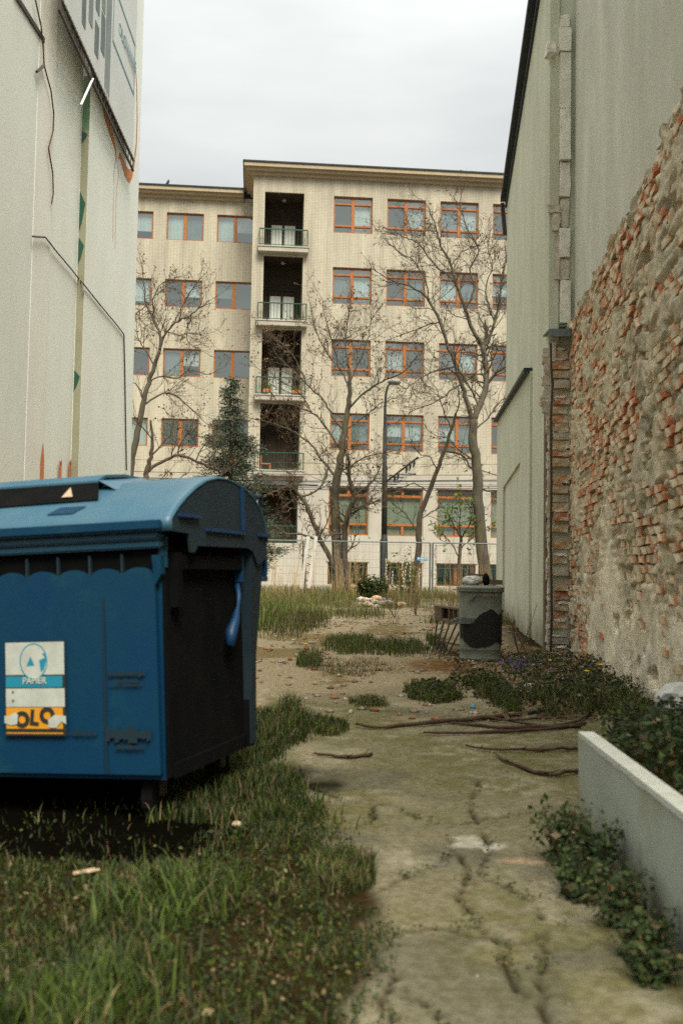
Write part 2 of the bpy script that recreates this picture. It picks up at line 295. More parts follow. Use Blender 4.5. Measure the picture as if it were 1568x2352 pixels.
soil = lerp(soil, np.array([.36, .33, .28]), far*sst(.68, .78, fbm(X*9, Y*6, 91))*.7)
rus = np.exp(-(((X-1.25)/.5)**2+((Y-11.3)/.9)**2)); soil = lerp(soil, np.array([.13, .06, .02]), np.clip(rus*1.3*n3*1.5, 0, .9))
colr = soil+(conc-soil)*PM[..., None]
bin_shade = sst(3.45, 3.95, Y+.7*(n2-.5)+.5*(n1-.5))*sst(5.6, 5.2, Y)*sst(-.20, -.50, X-.25*(Y-4)+.5*(n2-.5)); colr = lerp(colr, np.array([.0035, .003, .002]), bin_shade)  # container's shade painted into the ground colour, over dark soil
for (cu, cv_, ru, rv_, cc3) in ((1095, 1940, .13, .07, (.42, .40, .33)), (1075, 1925, .07, .05, (.42, .40, .33)), (1205, 1978, .12, .035, (.36, .25, .16))):
    q = G(cu, cv_); e_ = 1-((X-q.x)/ru)**2-((Y-q.y)/rv_)**2+1.1*(fbm(X*14, Y*14, 87)-.5); colr = lerp(colr, np.array(cc3), sst(.0, .5, e_)*.8)
nx, ny = len(xs), len(ys); idx = np.arange(nx*ny).reshape(ny, nx)
quads = np.stack([idx[:-1, :-1], idx[:-1, 1:], idx[1:, 1:], idx[1:, :-1]], -1).reshape(-1, 4)
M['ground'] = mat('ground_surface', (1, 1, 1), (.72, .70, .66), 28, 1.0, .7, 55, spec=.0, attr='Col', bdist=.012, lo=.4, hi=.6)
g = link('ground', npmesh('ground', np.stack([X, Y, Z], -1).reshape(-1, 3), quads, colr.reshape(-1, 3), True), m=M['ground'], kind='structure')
MB().box(-150, 150, 41.2, 46.6, -.2, .004).build('road', M['asphalt'], kind='structure')
MB().box(-150, 150, 46.6, 49.8, -.2, .12).build('pavement', M['stone'], kind='structure')

# ------------------------------------------------------------------ far building
BY = math.radians(5)
b_root = empty('office_building', (0, 50, 0), BY, label='five storey cream tiled building with orange window frames and stacked loggias', cat='building')
BW = MB()   # cream wall
def holewall(mb, x0, x1, z0, z1, holes, y=0, depth=.22, flip=False, mi=0):
    X_ = sorted({x0, x1, *[h[0] for h in holes], *[h[1] for h in holes]}); Z_ = sorted({z0, z1, *[h[2] for h in holes], *[h[3] for h in holes]})
    X_ = [a for a in X_ if x0 <= a <= x1]; Z_ = [a for a in Z_ if z0 <= a <= z1]
    for a, b in zip(X_, X_[1:]):
        for c, d in zip(Z_, Z_[1:]):
            mx_, mz_ = (a+b)/2, (c+d)/2
            if any(h[0] < mx_ < h[1] and h[2] < mz_ < h[3] for h in holes): continue
            mb.quad((a, y, c), (b, y, c), (b, y, d), (a, y, d), mi)
    for h in holes:
        a, b, c, d = h[:4]; dp = h[4] if len(h) > 4 else depth; e = y+dp
        mb.quad((a, y, c), (a, y, d), (a, e, d), (a, e, c), mi); mb.quad((b, y, c), (b, e, c), (b, e, d), (b, y, d), mi)
        mb.quad((a, y, c), (a, e, c), (b, e, c), (b, y, c), mi); mb.quad((a, y, d), (b, y, d), (b, e, d), (a, e, d), mi)
PITCHW = 2.755; tops = [20.15, 16.46, 12.74, 8.98]; colsR = [-.65+PITCHW*k for k in range(7)]
colsL = [-6.67-2.67*k for k in range(5)]
LY = 3.0
slabs = [17.3, 13.52, 9.75, 5.97]
logg = [(-4.16, -2.17, 17.3, 20.2, 1.7), (-4.16, -2.17, 13.52, 16.9, 1.7), (-4.16, -2.17, 9.75, 13.12, 1.7), (-4.16, -2.17, 5.97, 9.35, 1.7)]
holesT = [(c, c+2.0, t-1.9, t) for c in colsR for t in tops]+logg
wl = MB(); holewall(wl, -4.75, 19, 5.9, 21.0, holesT); wl.build('wall', M['tile'], b_root, label='cream tiled upper wall')
holesB = [(c, c+2.0, 2.8, 5.2) for c in colsR]+[(c, c+2.0, .32, 1.43) for c in colsR]+[(-4.16, -2.2, 2.34, 5.27, 1.7)]
wl = MB(); holewall(wl, -4.75, 19, -1, 5.9, holesB, y=-.03, depth=.25)
wl.quad((-4.75, -.03, 5.9), (19, -.03, 5.9), (19, 0, 5.9), (-4.75, 0, 5.9)); wl.build('wall', M['stone'], b_root, label='pale rendered ground floor wall')
wl = MB(); wl.quad((-4.75, LY, -1), (-4.75, -.0, -1), (-4.75, -.0, 21), (-4.75, LY, 21)); wl.box(-4.74, 19, 8, 8.2, -1, 21.4); wl.box(-4.74, 19, .0+.02, 8, 21.02, 21.3)
wl.box(18.9, 19, .1, 8, -1, 21); wl.build('wall', M['tile'], b_root, label='side and rear walls')
holesL = [(c, c+1.96, t-1.5, t) for c in colsL for t in (19.97, 16.35, 12.63, 8.89)]
wl = MB(); holewall(wl, -21, -4.75, 5.9, 20.7, holesL, y=LY); wl.build('wall', M['tile'], b_root, label='set back left wing wall')
wl = MB(); holewall(wl, -21, -4.75, -1, 5.9, [(c, c+1.96, 3.2, 5.1) for c in colsL], y=LY-.02); wl.box(-21, -20.9, LY+.02, 9, -1, 20.7); wl.box(-21, -4.8, 9, 9.2, -1, 20.7); wl.box(-21, -4.77, LY+.02, 9, 20.72, 20.9); wl.build('wall', M['stone'], b_root, label='lower left wing wall')
# cornices (moulded in steps)
def cornice(x0, x1, y, z, leftret=None):
    c = MB(); c.box(x0-.16, x1, y-.18, y-.001, z, z+.16); c.box(x0-.36, x1, y-.4, y, z+.163, z+.30); c.box(x0-.5, x1, y-.55, y+.1, z+.30, z+.50)
    if leftret: c.box(x0-.16, x0-.002, y, leftret, z, z+.16); c.box(x0-.36, x0-.002, y, leftret, z+.163, z+.30); c.box(x0-.5, x0-.002, y+.1, leftret, z+.30, z+.50)
    c.build('cornice', M['cornice'], b_root)
    r = MB(); r.box(x0-.56, x1, y-.61, y+8, z+.503, z+.57); r.build('roof', M['roof'], b_root)
cornice(-4.75, 19, 0, 21.0, LY); cornice(-20, -5.3, LY, 20.7)
# window types (shared meshes)
def frame_mesh(wd, ht, vbars, hbars, t=.07, name='window'):
    m = MB(); y0, y1 = 0, .07
    m.box(0, t, y0, y1, 0, ht); m.box(wd-t, wd, y0, y1, 0, ht); m.box(t, wd-t, y0, y1, 0, t); m.box(t, wd-t, y0, y1, ht-t, ht)
    for (x, tw, za, zb) in vbars: m.box(x-tw/2, x+tw/2, y0-.012, y1+.01, za, zb)
    for (z, th, xa, xb) in hbars:
        m.box(xa, xb, y0-.006, y1, z-th/2, z+th/2); m.box(xa+.003, xb-.003, y0-.03, y0-.0062, z-th*.25, z+th*.12)
    return m.mesh(name)
def panes(wd, ht, xsn, zsn):
    return [(xsn[i], xsn[i+1], zsn[j], zsn[j+1]) for i in range(len(xsn)-1) for j in range(len(zsn)-1)]
fmR = frame_mesh(2.0, 1.9, [(1.0, .16, .07, 1.83)], [(1.52, .12, .07, .92), (1.52, .12, 1.08, 1.93), (.38, .13, .07, .92), (.38, .13, 1.08, 1.93)])
fmL = frame_mesh(1.96, 1.5, [(.98, .18, .07, 1.43)], [])
fmG = frame_mesh(2.0, 2.4, [(1.0, .12, .07, .5), (1.0, .14, 2.07, 2.33)], [(.55, .13, .07, 1.93), (2.0, .15, .07, 1.93)])
fmB = frame_mesh(2.0, 1.11, [(1.0, .14, .07, 1.04)], [])
def quadmesh(a, b, c, d, name):
    m = MB(); m.quad((a, 0, c), (b, 0, c), (b, 0, d), (a, 0, d)); return m.mesh(name)
pmesh = {}
def put_window(x, z, y, typ, k):
    fm, wd, ht, ps = {'R': (fmR, 2.0, 1.9, [(.07, .92, 1.58, 1.83), (1.08, 1.93, 1.58, 1.83), (.07, .92, .445, 1.46), (1.08, 1.93, .445, 1.46), (.07, .92, .07, .315), (1.08, 1.93, .07, .315)]),
                      'L': (fmL, 1.96, 1.5, [(.07, .89, .07, 1.43), (1.07, 1.89, .07, 1.43)]),
                      'G': (fmG, 2.0, 2.4, [(.07, .93, 2.075, 2.33), (1.07, 1.93, 2.075, 2.33), (.07, 1.93, .615, 1.925), (.07, .94, .07, .485), (1.06, 1.93, .07, .485)]),
                      'B': (fmB, 2.0, 1.11, [(.07, .93, .07, 1.04), (1.07, 1.93, .07, 1.04)])}[typ]
    fo = link('window', fm, b_root, (x, y, z), m=M['wood'])
    for p in ps:
        if p not in pmesh: pmesh[p] = quadmesh(*p, 'pane')
        link('pane', pmesh[p], fo, (0, .04, 0), m=M['glassD'] if typ in 'GB' else M['glassA'])
    # back of the shallow room and its curtains
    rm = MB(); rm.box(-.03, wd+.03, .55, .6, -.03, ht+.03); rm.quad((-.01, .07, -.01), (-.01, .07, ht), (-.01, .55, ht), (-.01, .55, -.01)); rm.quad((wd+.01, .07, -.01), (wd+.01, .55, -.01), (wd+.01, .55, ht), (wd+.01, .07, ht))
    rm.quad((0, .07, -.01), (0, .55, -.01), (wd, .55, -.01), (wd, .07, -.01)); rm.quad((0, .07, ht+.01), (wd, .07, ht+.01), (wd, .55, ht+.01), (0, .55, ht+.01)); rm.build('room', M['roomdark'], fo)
    r = random.random()
    if typ == 'G': cl = [(.06, 1.94, .07, ht-.35, 'gblind')]
    elif typ == 'B': cl = []
    else:
        cl = []
        for (a, b) in ((.07, wd/2), (wd/2, wd-.07)):
            q = random.random()
            if q < .22: continue
            zb = .07 if random.random() < .4 else random.choice([.12, .35, .55, .7])*ht*.6
            cl.append((a, b, zb, ht-.07, 'curtain' if q > .45 else 'blind'))
    for (a, b, c, d, mm) in cl:
        o = MB(); nseg = 14
        for i in range(nseg):
            xa = a+(b-a)*i/nseg; xb = a+(b-a)*(i+1)/nseg; ya = .16+.012*math.sin(i*2.1); yb = .16+.012*math.sin((i+1)*2.1); o.quad((xa, ya, c), (xb, yb, c), (xb, yb, d), (xa, ya, d))
        o.build('curtain', M[mm], fo)
for i, c in enumerate(colsR[:5]):
    for t in tops: put_window(c, t-1.9, .13, 'R', i)
    put_window(c, 2.8, .12, 'G', i); put_window(c, .32, .14, 'B', i)
    gr = MB()
    for j in range(13): gr.tube([(c+.08+j*.153, .03, .34), (c+.08+j*.153, .03, 1.41)], .014, 4)
    gr.box(c+.02, c+1.98, .02, .04, .5, .53); gr.box(c+.02, c+1.98, .02, .04, 1.2, 1.23)
    gr.build('window_grille', M['green'], b_root)
    s = MB(); s.box(c-.08, c+2.08, -.09, -.032, 1.47, 1.55); s.box(c-.08, c+2.12, -.08, -.032, 5.24, 5.3); s.box(c+2.04, c+2.12, -.08, -.032, 2.7, 5.24); s.build('window_surround', M['stone'], b_root)
    v = MB(); v.box(c+.85, c+1.25, -.05, -.032, .0, .02); v.box(c+.85, c+1.25, -.05, -.032, .16, .18); v.box(c+.85, c+.87, -.05, -.032, .02, .16); v.box(c+1.23, c+1.25, -.05, -.032, .02, .16); v.box(c+1.04, c+1.06, -.05, -.032, .02, .16)
    v.build('vent_grille', M['green'], b_root); MB().box(c+.872, c+1.228, -.04, -.033, .022, .158).build('vent_opening', M['roomdark'], b_root)
for c in colsL[:4]:
    for t in (19.97, 16.35, 12.63, 8.89): put_window(c, t-1.5, LY+.12, 'L', 0)
    put_window(c, 3.4, LY+.12, 'L', 0)
# loggias
def loggia(z0, z1, slab=True, flowers=False, chair=False, low=False):
    d = MB(); x0, x1 = -4.16, -2.17
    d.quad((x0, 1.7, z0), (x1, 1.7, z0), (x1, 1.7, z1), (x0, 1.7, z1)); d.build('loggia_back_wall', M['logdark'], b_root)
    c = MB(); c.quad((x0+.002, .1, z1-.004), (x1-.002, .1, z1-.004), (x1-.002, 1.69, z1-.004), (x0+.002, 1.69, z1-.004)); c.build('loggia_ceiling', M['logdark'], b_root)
    dr = MB(); dr.box(x0+.3, x0+.36, 1.6, 1.68, z0, z0+2.1); dr.box(x1-.36, x1-.3, 1.6, 1.68, z0, z0+2.1); dr.box((x0+x1)/2-.05, (x0+x1)/2+.05, 1.59, 1.68, z0, z0+2.1); dr.box(x0+.36, x1-.36, 1.6, 1.68, z0+2.05, z0+2.12)
    dd = dr.build('balcony_door', M['logdark'], b_root)
    if not low:
        for a, b in ((x0+.37, (x0+x1)/2-.06), ((x0+x1)/2+.06, x1-.37)):
            m = MB(); m.quad((a, 1.64, z0+.1), (b, 1.64, z0+.1), (b, 1.64, z0+1.75), (a, 1.64, z0+1.75)); m.build('curtain', M['curtain'], dd)
    lm = MB(); lm.tube([((x0+x1)/2, .9, z1-.16), ((x0+x1)/2, .9, z1-.1), ((x0+x1)/2, .9, z1-.005)], [.05, .13, .1], 10); lm.build('ceiling_lamp', M['lampm'], b_root)
    if slab:
        s = MB(); s.box(-4.46, -1.93, -.42, 1.0, z0-.28, z0-.06); s.box(-4.5, -1.89, -.46, -.02, z0-.058, z0-.004); s.build('balcony_slab', M['stone'], b_root)
    yy = -.36 if slab else .08; xa, xb = (-4.4, -1.98) if slab else (x0+.05, x1-.05)
    r = MB(); h = .86
    r.bar((xa, yy, z0+h), (xb, yy, z0+h), .05, .05); r.bar((xa, yy, z0+.07), (xb, yy, z0+.07), .03, .03)
    for q in (xa, xb): r.bar((q, yy, z0), (q, yy, z0+h), .05, .05, up=(0, 1, 0))
    if slab:
        for q in (xa, xb): r.bar((q, yy, z0+h), (q, -.0, z0+h), .04, .04); r.bar((q, yy, z0+.07), (q, -.0, z0+.07), .03, .03)
    ro = r.build('railing', M['green'], b_root)
    k = MB(); n = 15
    for i in range(1, n): x = xa+(xb-xa)*i/n; k.tube([(x, yy, z0+.07), (x, yy, z0+h)], .011, 4, False)
    k.build('railing_bars', M['green'], ro)
    if flowers:
        for x in (-4.05, -2.6):
            p = MB(); p.box(x, x+.4, -.3, -.12, z0+.12, z0+.28); p.build('flower_box', M['pot'], b_root)
            q = MB()
            for i in range(26):
                a = Vector((x+random.random()*.4, -.21, z0+.28)); e = a+Vector((random.uniform(-.12, .12), random.uniform(-.1, .1), random.uniform(.08, .3))); q.bar(a, e, .05, .006)
            q.build('flower_box_plants', M['gbud'], b_root)
loggia(17.3, 20.2); loggia(13.52, 16.9); loggia(9.75, 13.12, flowers=True); loggia(5.97, 9.35, low=True); loggia(2.34, 5.27, slab=False, low=True)
ch = MB(); ch.box(-4.1, -4.05, .2, .25, 6.0, 6.75); ch.box(-4.1, -3.6, .15, .5, 6.3, 6.34); ch.box(-3.65, -3.6, .2, .25, 6.0, 6.3)
ch.build('garden_chair', M['orange'], None, loc=(0, 50, 0), rot=(0, 0, BY), label='small orange chair standing on the fourth loggia from the top', cat='chair')
wp = b_root.matrix_basis @ Vector((-10.8+.3, LY-.4, 21.27))
bd = MB(); bd.tube([(0, 0, .0), (0, 0, .08), (.03, 0, .16), (.06, 0, .24), (.09, 0, .27)], [.03, .07, .08, .045, .02], 8); bd.bar((-.12, 0, .02), (0, 0, .1), .05, .03)
bd.build('pigeon', M['bird'], None, loc=P(385, 424, 52.6), label='small dark bird perched on the left cornice of the far building', cat='bird', smooth=True)

# ------------------------------------------------------------------ left white building
def LX(y, off=0): return -3.3-.024*y+off
lb = empty('white_building', (-3.5, 11, 0), 0, label='tall white plastered blind wall with a stepped edge on the left', cat='building')
def lwall(y0, y1, off, m, label, z1=17):
    b = MB(); b.add([(LX(y0, off), y0, -.3), (LX(y1, off), y1, -.3), (-14, y1, -.3), (-14, y0, -.3), (LX(y0, off), y0, z1), (LX(y1, off), y1, z1), (-14, y1, z1), (-14, y0, z1)],
                    [(0, 3, 2, 1), (4, 5, 6, 7), (0, 1, 5, 4), (1, 2, 6, 5), (2, 3, 7, 6), (3, 0, 4, 7)])
    o = b.build('wall', m, lb, loc=(3.5, -11, 0), label=label); return fixn(o)
lwall(2.5, 11.16, -.004, M['plasterN'], 'greyer near stretch of wall')
lwall(11.163, 11.88, .0, M['plasterP'], 'pinkish flat pilaster strip')
lwall(11.883, 13.30, -.02, M['plasterW'], 'white stretch between pilaster and step')
lwall(13.303, 16.98, .09, M['plasterW'], 'projecting white corner stretch')
# green sprayed face of the step
st = MB()
def stepq(v0, v1, w0, w1, m):
    z0 = P(190, v1, 13.30).z; z1 = P(190, v0, 13.30).z; y = 13.297; x1 = LX(13.30, .089)
    q = MB(); q.box(x1-w0, x1-.001, y-.003, y-.0005, z0, z1); q.build('paint_stain', m, lb, loc=(3.5, -11, 0))
stepq(175, 300, .1, .1, M['greenpaint']); stepq(300, 1100, .1, .1, M['panelA']); 
for (v0, v1) in ((440, 535), (545, 610), (850, 900), (300, 330)):
    z0 = P(190, v1, 13.30).z; z1 = P(190, v0, 13.30).z; q = MB(); x1 = LX(13.30, .089)
    q.add([(x1-.098, 13.288, z0), (x1-.098, 13.288, z1), (x1-.02, 13.288, z0+(z1-z0)*.7), (x1-.06, 13.288, z0+(z1-z0)*.25)], [(0, 1, 2, 3)]); q.build('paint_stain', M['green'], lb, loc=(3.5, -11, 0), label='dark green painted patch on the step')
# sheet metal ledge at upper left, cables, sprayed outline
LN = Vector((1, .024, 0)).normalized()
def lp(u, v, off=0): return PL(u, v, (LX(0, off), 0, 0), LN)
lo_ = Vector((3.5, -11, 0))
a = lp(20, -18, -.05); b = lp(91, 93, -.05)
q = MB(); q.bar(a+Vector((.03, 0, 0)), b+Vector((.03, 0, 0)), .07, .06); q.bar(a+Vector((.01, 0, -.07)), b+Vector((.01, 0, -.07)), .03, .04); q.build('metal_ledge', M['dmetal'], lb, loc=lo_)
q = MB(); q.tube([lp(u, v, .03) for u, v in ((82, 0), (95, 60), (100, 110), (102, 150), (118, 210), (124, 260), (123, 300), (112, 340), (122, 400), (123, 445), (119, 468))], .009, 4); q.build('cable', M['rust'], lb, loc=lo_, label='rusty hanging cable')
q = MB(); q.tube([lp(u, v, .03) for u, v in ((75, 543), (105, 545))]+[lp(u, v, .01 if u < 190 else .11) for u, v in ((128, 575), (160, 613), (183, 642), (192, 652), (230, 700), (262, 738), (285, 768), (287, 850), (289, 980), (291, 1080))], .011, 4); q.build('cable', M['dmetal'], lb, loc=lo_, label='dark line running level then down the wall')
q = MB(); q.tube([lp(102, 150, .03), lp(85, 165, .03)], .02, 4); q.build('bracket', M['dmetal'], lb, loc=lo_)
def ribbon(pts, off, wd, m, name='orange_spray_line'):
    b = MB(); P3 = [lp(u, v, off) for u, v in pts]; n = len(P3)
    for i in range(n-1):
        a, c = P3[i], P3[i+1]; d = (c-a).normalized(); s = LN.cross(d).normalized(); w0 = wd[i] if isinstance(wd, list) else wd; w1 = wd[i+1] if isinstance(wd, list) else wd
        b.quad(a-s*w0/2, c-s*w1/2, c+s*w1/2, a+s*w0/2)
    return b.build(name, m, lb, loc=lo_)
ribbon([(311,130),(315,200),(316,270),(314,330),(309,370),(303,398),(297,405),(290,395),(283,375),(277,358),(273,362)], .095, [.03,.05,.06,.07,.09,.15,.22,.20,.14,.1,.04], M['orange'])
ribbon([(236,235),(243,262),(252,295),(262,325),(267,345),(268,372)], .096, [.1,.16,.14,.12,.06,.05], M['orange'])
ribbon([(266,372),(262,398),(263,430),(261,480),(260,552)], .096, .016, M['orange']); ribbon([(271,372),(274,400),(269,430),(267,480),(265,570)], .097, .016, M['orange'])
ribbon([(305,290),(303,310),(302,322)], .096, [.02, .07, .01], M['orange']); ribbon([(307,190),(306,240),(303,265)], .096, [.02, .02, .06], M['orange'])
for (u, w_) in ((98, .16), (140, .12), (162, .12)): ribbon([(u+2, 1020 if u < 120 else 1070), (u, 1060), (u-2, 1130)], .004 if u < 190 else .1, [.03, w_, w_], M['orange'], 'orange_spray_mark')
# banner
BO = .20
def bp(y, z): return Vector((LX(y, BO), y, z))
by0, by1, bz0 = 11.28, 15.86, 7.70
bz1 = 15.5
bn_ = empty('banner', (LX(14, BO), 14, bz0), 0, label='faded advertising banner in a metal frame hung high on the white wall', cat='banner')
bo = -Vector((LX(14, BO), 14, bz0))
bsh = MB(); n = 34
pr_ = [bp(by0, bz0), bp(by1, bz0)]
edge = [bp(by1-(.05 if i % 2 else 0), bz0+(bz1-bz0)*i/n) for i in range(n+1)]
poly = [bp(by0, bz0)]+edge+[bp(by0, bz1)]
bsh.prism(poly, (-.02, 0, 0)); fixn(bsh.build('sheet', M['banner'], bn_, loc=bo))
ysplit = 13.95
def bq(mb, y0, y1, z0, z1, off=.006): 
    mb.quad(bp(y0, z0)+Vector((off, 0, 0)), bp(y1, z0)+Vector((off, 0, 0)), bp(y1, z1)+Vector((off, 0, 0)), bp(y0, z1)+Vector((off, 0, 0)))
pw_ = MB(); pm_ = MB()
bq(pm_, ysplit-.32, ysplit, bz0+.02, bz1, .004)
for i in range(6):
    for j in range(13):
        y = by0+.25+i*.36; z = bz0+.25+j*.6+(i % 2)*.22
        if y < ysplit-.45: pw_ = MB(); bq(pw_, y, y+.2+.06*random.random(), z, z+.42+random.random()*.15, .005); pw_.build('printed_window', M['printdark' if (i+j) % 3 else 'printmid'], bn_, loc=bo)
pm_.build('printed_facade', M['printmid'], bn_, loc=bo)
def btext(s, size, y, z, m, bold=0, yscale=1):
    me = text_mesh(s, size, bold); o = link('lettering', me, bn_, m=m)
    o.matrix_local = Matrix.Translation(Vector((LX(y, BO)+.012, y, z))+bo) @ Matrix(((0, 0, 1, 0), (1, 0, 0, 0), (0, 1, 0, 0), (0, 0, 0, 1)))
yc = (ysplit+by1)/2+.05
btext('SKOLOVANIE', .26, yc, bz0+1.42, M['printcyan'], .01)
q = MB(); bq(q, ysplit+.12, by1-.12, bz0+1.80, bz0+1.84); bq(q, ysplit+.12, by1-.12, bz0+.98, bz0+1.02); bq(q, by1-.14, by1-.12, bz0+1.0, bz0+1.82); bq(q, ysplit+.12, ysplit+.14, bz0+1.0, bz0+1.82); q.build('printed_box', M['printcyan'], bn_, loc=bo)
q = MB()
for r_ in range(4):
    y = ysplit+.18
    while y < by1-.3:
        wl_ = random.uniform(.03, .09)
        if random.random() < .85: bq(q, y, y+wl_*.6, bz0+2.55+r_*.24, bz0+2.55+r_*.24+random.uniform(.08, .15))
        y += wl_+.02
q.build('printed_lines', M['printmid'], bn_, loc=bo, kind='stuff')
q = MB()
for r_ in range(2):
    y = ysplit+.3
    while y < by1-.3:
        wl_ = random.uniform(.08, .16); bq(q, y, y+wl_*.6, bz0+3.9+r_*.6, bz0+3.9+r_*.6+random.uniform(.3, .42)); y += wl_+.05
q.build('printed_heading', M['printmid'], bn_, loc=bo)
fr = MB()
for dz, t in ((-.03, .035), (-.20, .03)): fr.bar(bp(by0-.1, bz0+dz), bp(by1+.02, bz0+dz), .03, t)
for i in range(24): y = by0+(by1-by0)*i/23; fr.bar(bp(y, bz0-.2), bp(y, bz0-.03), .012, .012, up=(1, 0, 0))
fr.bar(bp(by0-.06, bz0-.2), bp(by0-.06, bz1), .03, .03, up=(0, 1, 0)); fr.build('frame', M['dmetal'], bn_, loc=bo)
lc = MB()
for i in range(40): y = by0+.05+(by1-by0-.1)*i/39; lc.bar(bp(y, bz0+.05)+Vector((.02, 0, 0)), bp(y+.04, bz0-.03)+Vector((.02, 0, 0)), .01, .01)
lc.build('lacing', M['white'], bn_, loc=bo, kind='stuff')
ts = MB(); ts.bar(lp(187, 240, BO+.02), lp(214, 180, BO+.02), .028, .008); ts.build('torn_strap', M['plasterN'], bn_, loc=bo)

# ------------------------------------------------------------------ right side
WA = .108; AN = Vector((1, -WA, 0)).normalized(); AD = Vector((WA, 1, 0)).normalized()
A0 = Vector((2.81, 13.4, 0))
def apt(y, z, off=0): return Vector((A0.x+WA*(y-A0.y), y, z))+AN*off
def ap(u, v, off=0): return PL(u, v, A0+AN*off, AN)
rb = empty('rendered_house', tuple(A0), 0, label='greenish grey rendered blind wall with a dark roof edge on the right', cat='building')
ro_ = -A0
eave = 10.32
mainA = MB(); mainA.prism([apt(13.4, -.3), apt(24.2, -.3), apt(24.2, eave), apt(13.4, eave)], AN*7); fixn(mainA.build('wall', M['plasterA'], rb, loc=ro_))
# the annex stands 4 cm proud with its own sloping roof edge; a shallow recessed panel
y1 = ap(1143, 1200).y; s0 = ap(1222, 852); s1 = ap(1140, 975)
ya, yb = ap(1197, 1300).y, ap(1157, 1300).y; zp = ap(1180, 1087).z
def zr(y): return s0.z+(s1.z-s0.z)*(y-s0.y)/(s1.y-s0.y)
an = MB()
def aq(y0, y1_, z0, z1a, z1b, off): an.quad(apt(y0, z0, off), apt(y1_, z0, off), apt(y1_, z1b, off), apt(y0, z1a, off))
aq(s0.y, ya, -.3, zr(s0.y), zr(ya), -.04); aq(yb, y1, -.3, zr(yb), zr(y1), -.04); aq(ya, yb, zp, zr(ya), zr(yb), -.04); aq(ya, yb, -.3, zp, zp, .03)
an.quad(apt(ya, -.3, -.04), apt(ya, zp, -.04), apt(ya, zp, .03), apt(ya, -.3, .03)); an.quad(apt(yb, -.3, -.04), apt(yb, -.3, .03), apt(yb, zp, .03), apt(yb, zp, -.04)); an.quad(apt(ya, zp, -.04), apt(yb, zp, -.04), apt(yb, zp, .03), apt(ya, zp, .03))
an.quad(apt(y1, -.3, -.04), apt(y1, -.3, 5), apt(y1, zr(y1), 5), apt(y1, zr(y1), -.04)); an.quad(apt(s0.y, -.3, -.04), apt(s0.y, zr(s0.y), -.04), apt(s0.y, zr(s0.y), .0), apt(s0.y, -.3, .0)); an.quad(apt(24.2, zr(24.2), -.04), apt(y1, zr(y1), -.04), apt(y1, zr(y1), 5), apt(24.2, zr(24.2), 5))
o = an.build('annex_wall', M['plasterA'], rb, loc=ro_); o.data.materials.append(M['panelA']); o.data.polygons[3].material_index = 0
MB().prism([apt(ya+.01, -.2, .027), apt(yb-.01, -.2, .027), apt(yb-.01, zp-.03, .027), apt(ya+.01, zp-.03, .027)], -AN*.004).build('recessed_panel', M['panelA'], rb, loc=ro_)
v_ = MB(); v_.bar(apt(s0.y, zr(s0.y)+.02, -.07), apt(y1+.2, zr(y1+.2)+.02, -.07), .14, .07); v_.build('annex_roof_edge', M['roof'], rb, loc=ro_)
v_ = MB(); v_.bar(apt(13.2, eave+.05, -.06), apt(24.4, eave+.05, -.06), .2, .12); v_.bar(apt(13.2, eave-.08, -.02), apt(24.4, eave-.08, -.02), .05, .16); v_.build('roof_edge', M['roof'], rb, loc=ro_)
v_ = MB(); v_.bar(apt(24.25, eave-.1, -.12), apt(24.25, eave-.9, -.05), .09, .09); v_.build('downpipe', M['dmetal'], rb, loc=ro_)
v_ = MB(); v_.tube([apt(14.2, 0, -.05), apt(14.2, .9, -.05)], .04, 8); v_.build('pipe', M['panelA'], rb, loc=ro_) if False else None
# setback wall B (upper plaster)
BO_ = .27; TOPB = 4.42
def bpnt(y, z, off=0): return apt(y, z, BO_+off)
wb = empty('party_wall', tuple(bpnt(10, 0)), 0, label='old grey plaster and crumbling brick wall running along the right side', cat='wall')
wo = -bpnt(10, 0)
up = MB(); up.prism([bpnt(.5, TOPB-.4, .035), bpnt(13.38, TOPB-.4, .035), bpnt(13.38, 14, .035), bpnt(.5, 14, .035)], AN*5); fixn(up.build('upper_plaster', M['plasterB'], wb, loc=wo))
# mortar sheet
ty = np.linspace(.5, 13.38, 620); tz = np.linspace(-.2, TOPB, 230); TY, TZ = np.meshgrid(ty, tz)
CH, BL = .077, .29
course = np.floor(TZ/CH); fz = TZ/CH-course; fy = (TY/BL+(course % 2)*.5); fy = fy-np.floor(fy)
cover = fbm(TY*1.1, TZ*1.6, 101)                       # how much mortar still hides the bricks
low = sst(1.5, .7, TZ+.9*(fbm(TY*.9, TZ*.5, 103)-.5)*2)*sst(13, 11, TY)  # smoother plaster low down
joint = np.maximum(sst(.22, .0, np.minimum(fz, 1-fz)), sst(.08, .0, np.minimum(fy, 1-fy)))
rough = fbm(TY*7, TZ*9, 105); rough2 = fbm(TY*16, TZ*22, 107)
sag = fbm((TY+TZ*.55)*4, (TZ-TY*.35)*11, 109)
NC = int(TOPB/CH)+2; NK = int(13.4/BL)+3; ExpA = np.zeros((NC, NK), bool)
for c in range(NC-1):
    for k in range(2, NK-2):
        y = (k-(c % 2)*.5)*BL; z = c*CH; cv = float(fbm((y+.15)*1.1, z*1.6, 101)); lw = float(sst(1.5, .7, z+.9*(float(fbm(y*.9, z*.5, 103))-.5)*2))*(1 if y < 11 else 0)
        ExpA[c, k] = random.random() < (.78 if cv < .46 else .55 if cv < .54 else .28)*(1-.85*lw)
kk = np.floor(TY/BL+(course % 2)*.5).astype(int); cI = np.clip(course.astype(int), 0, NC-1); shown = ExpA[cI, np.clip(kk, 0, NK-1)]*(course >= 0)
wob = .10*(fbm(TY*6, TZ*6, 121)-.5)
inside = sst(.10, .2, np.minimum(fz, 1-fz)+wob)*sst(.02, .06, np.minimum(fy, 1-fy)+wob*.4)*shown
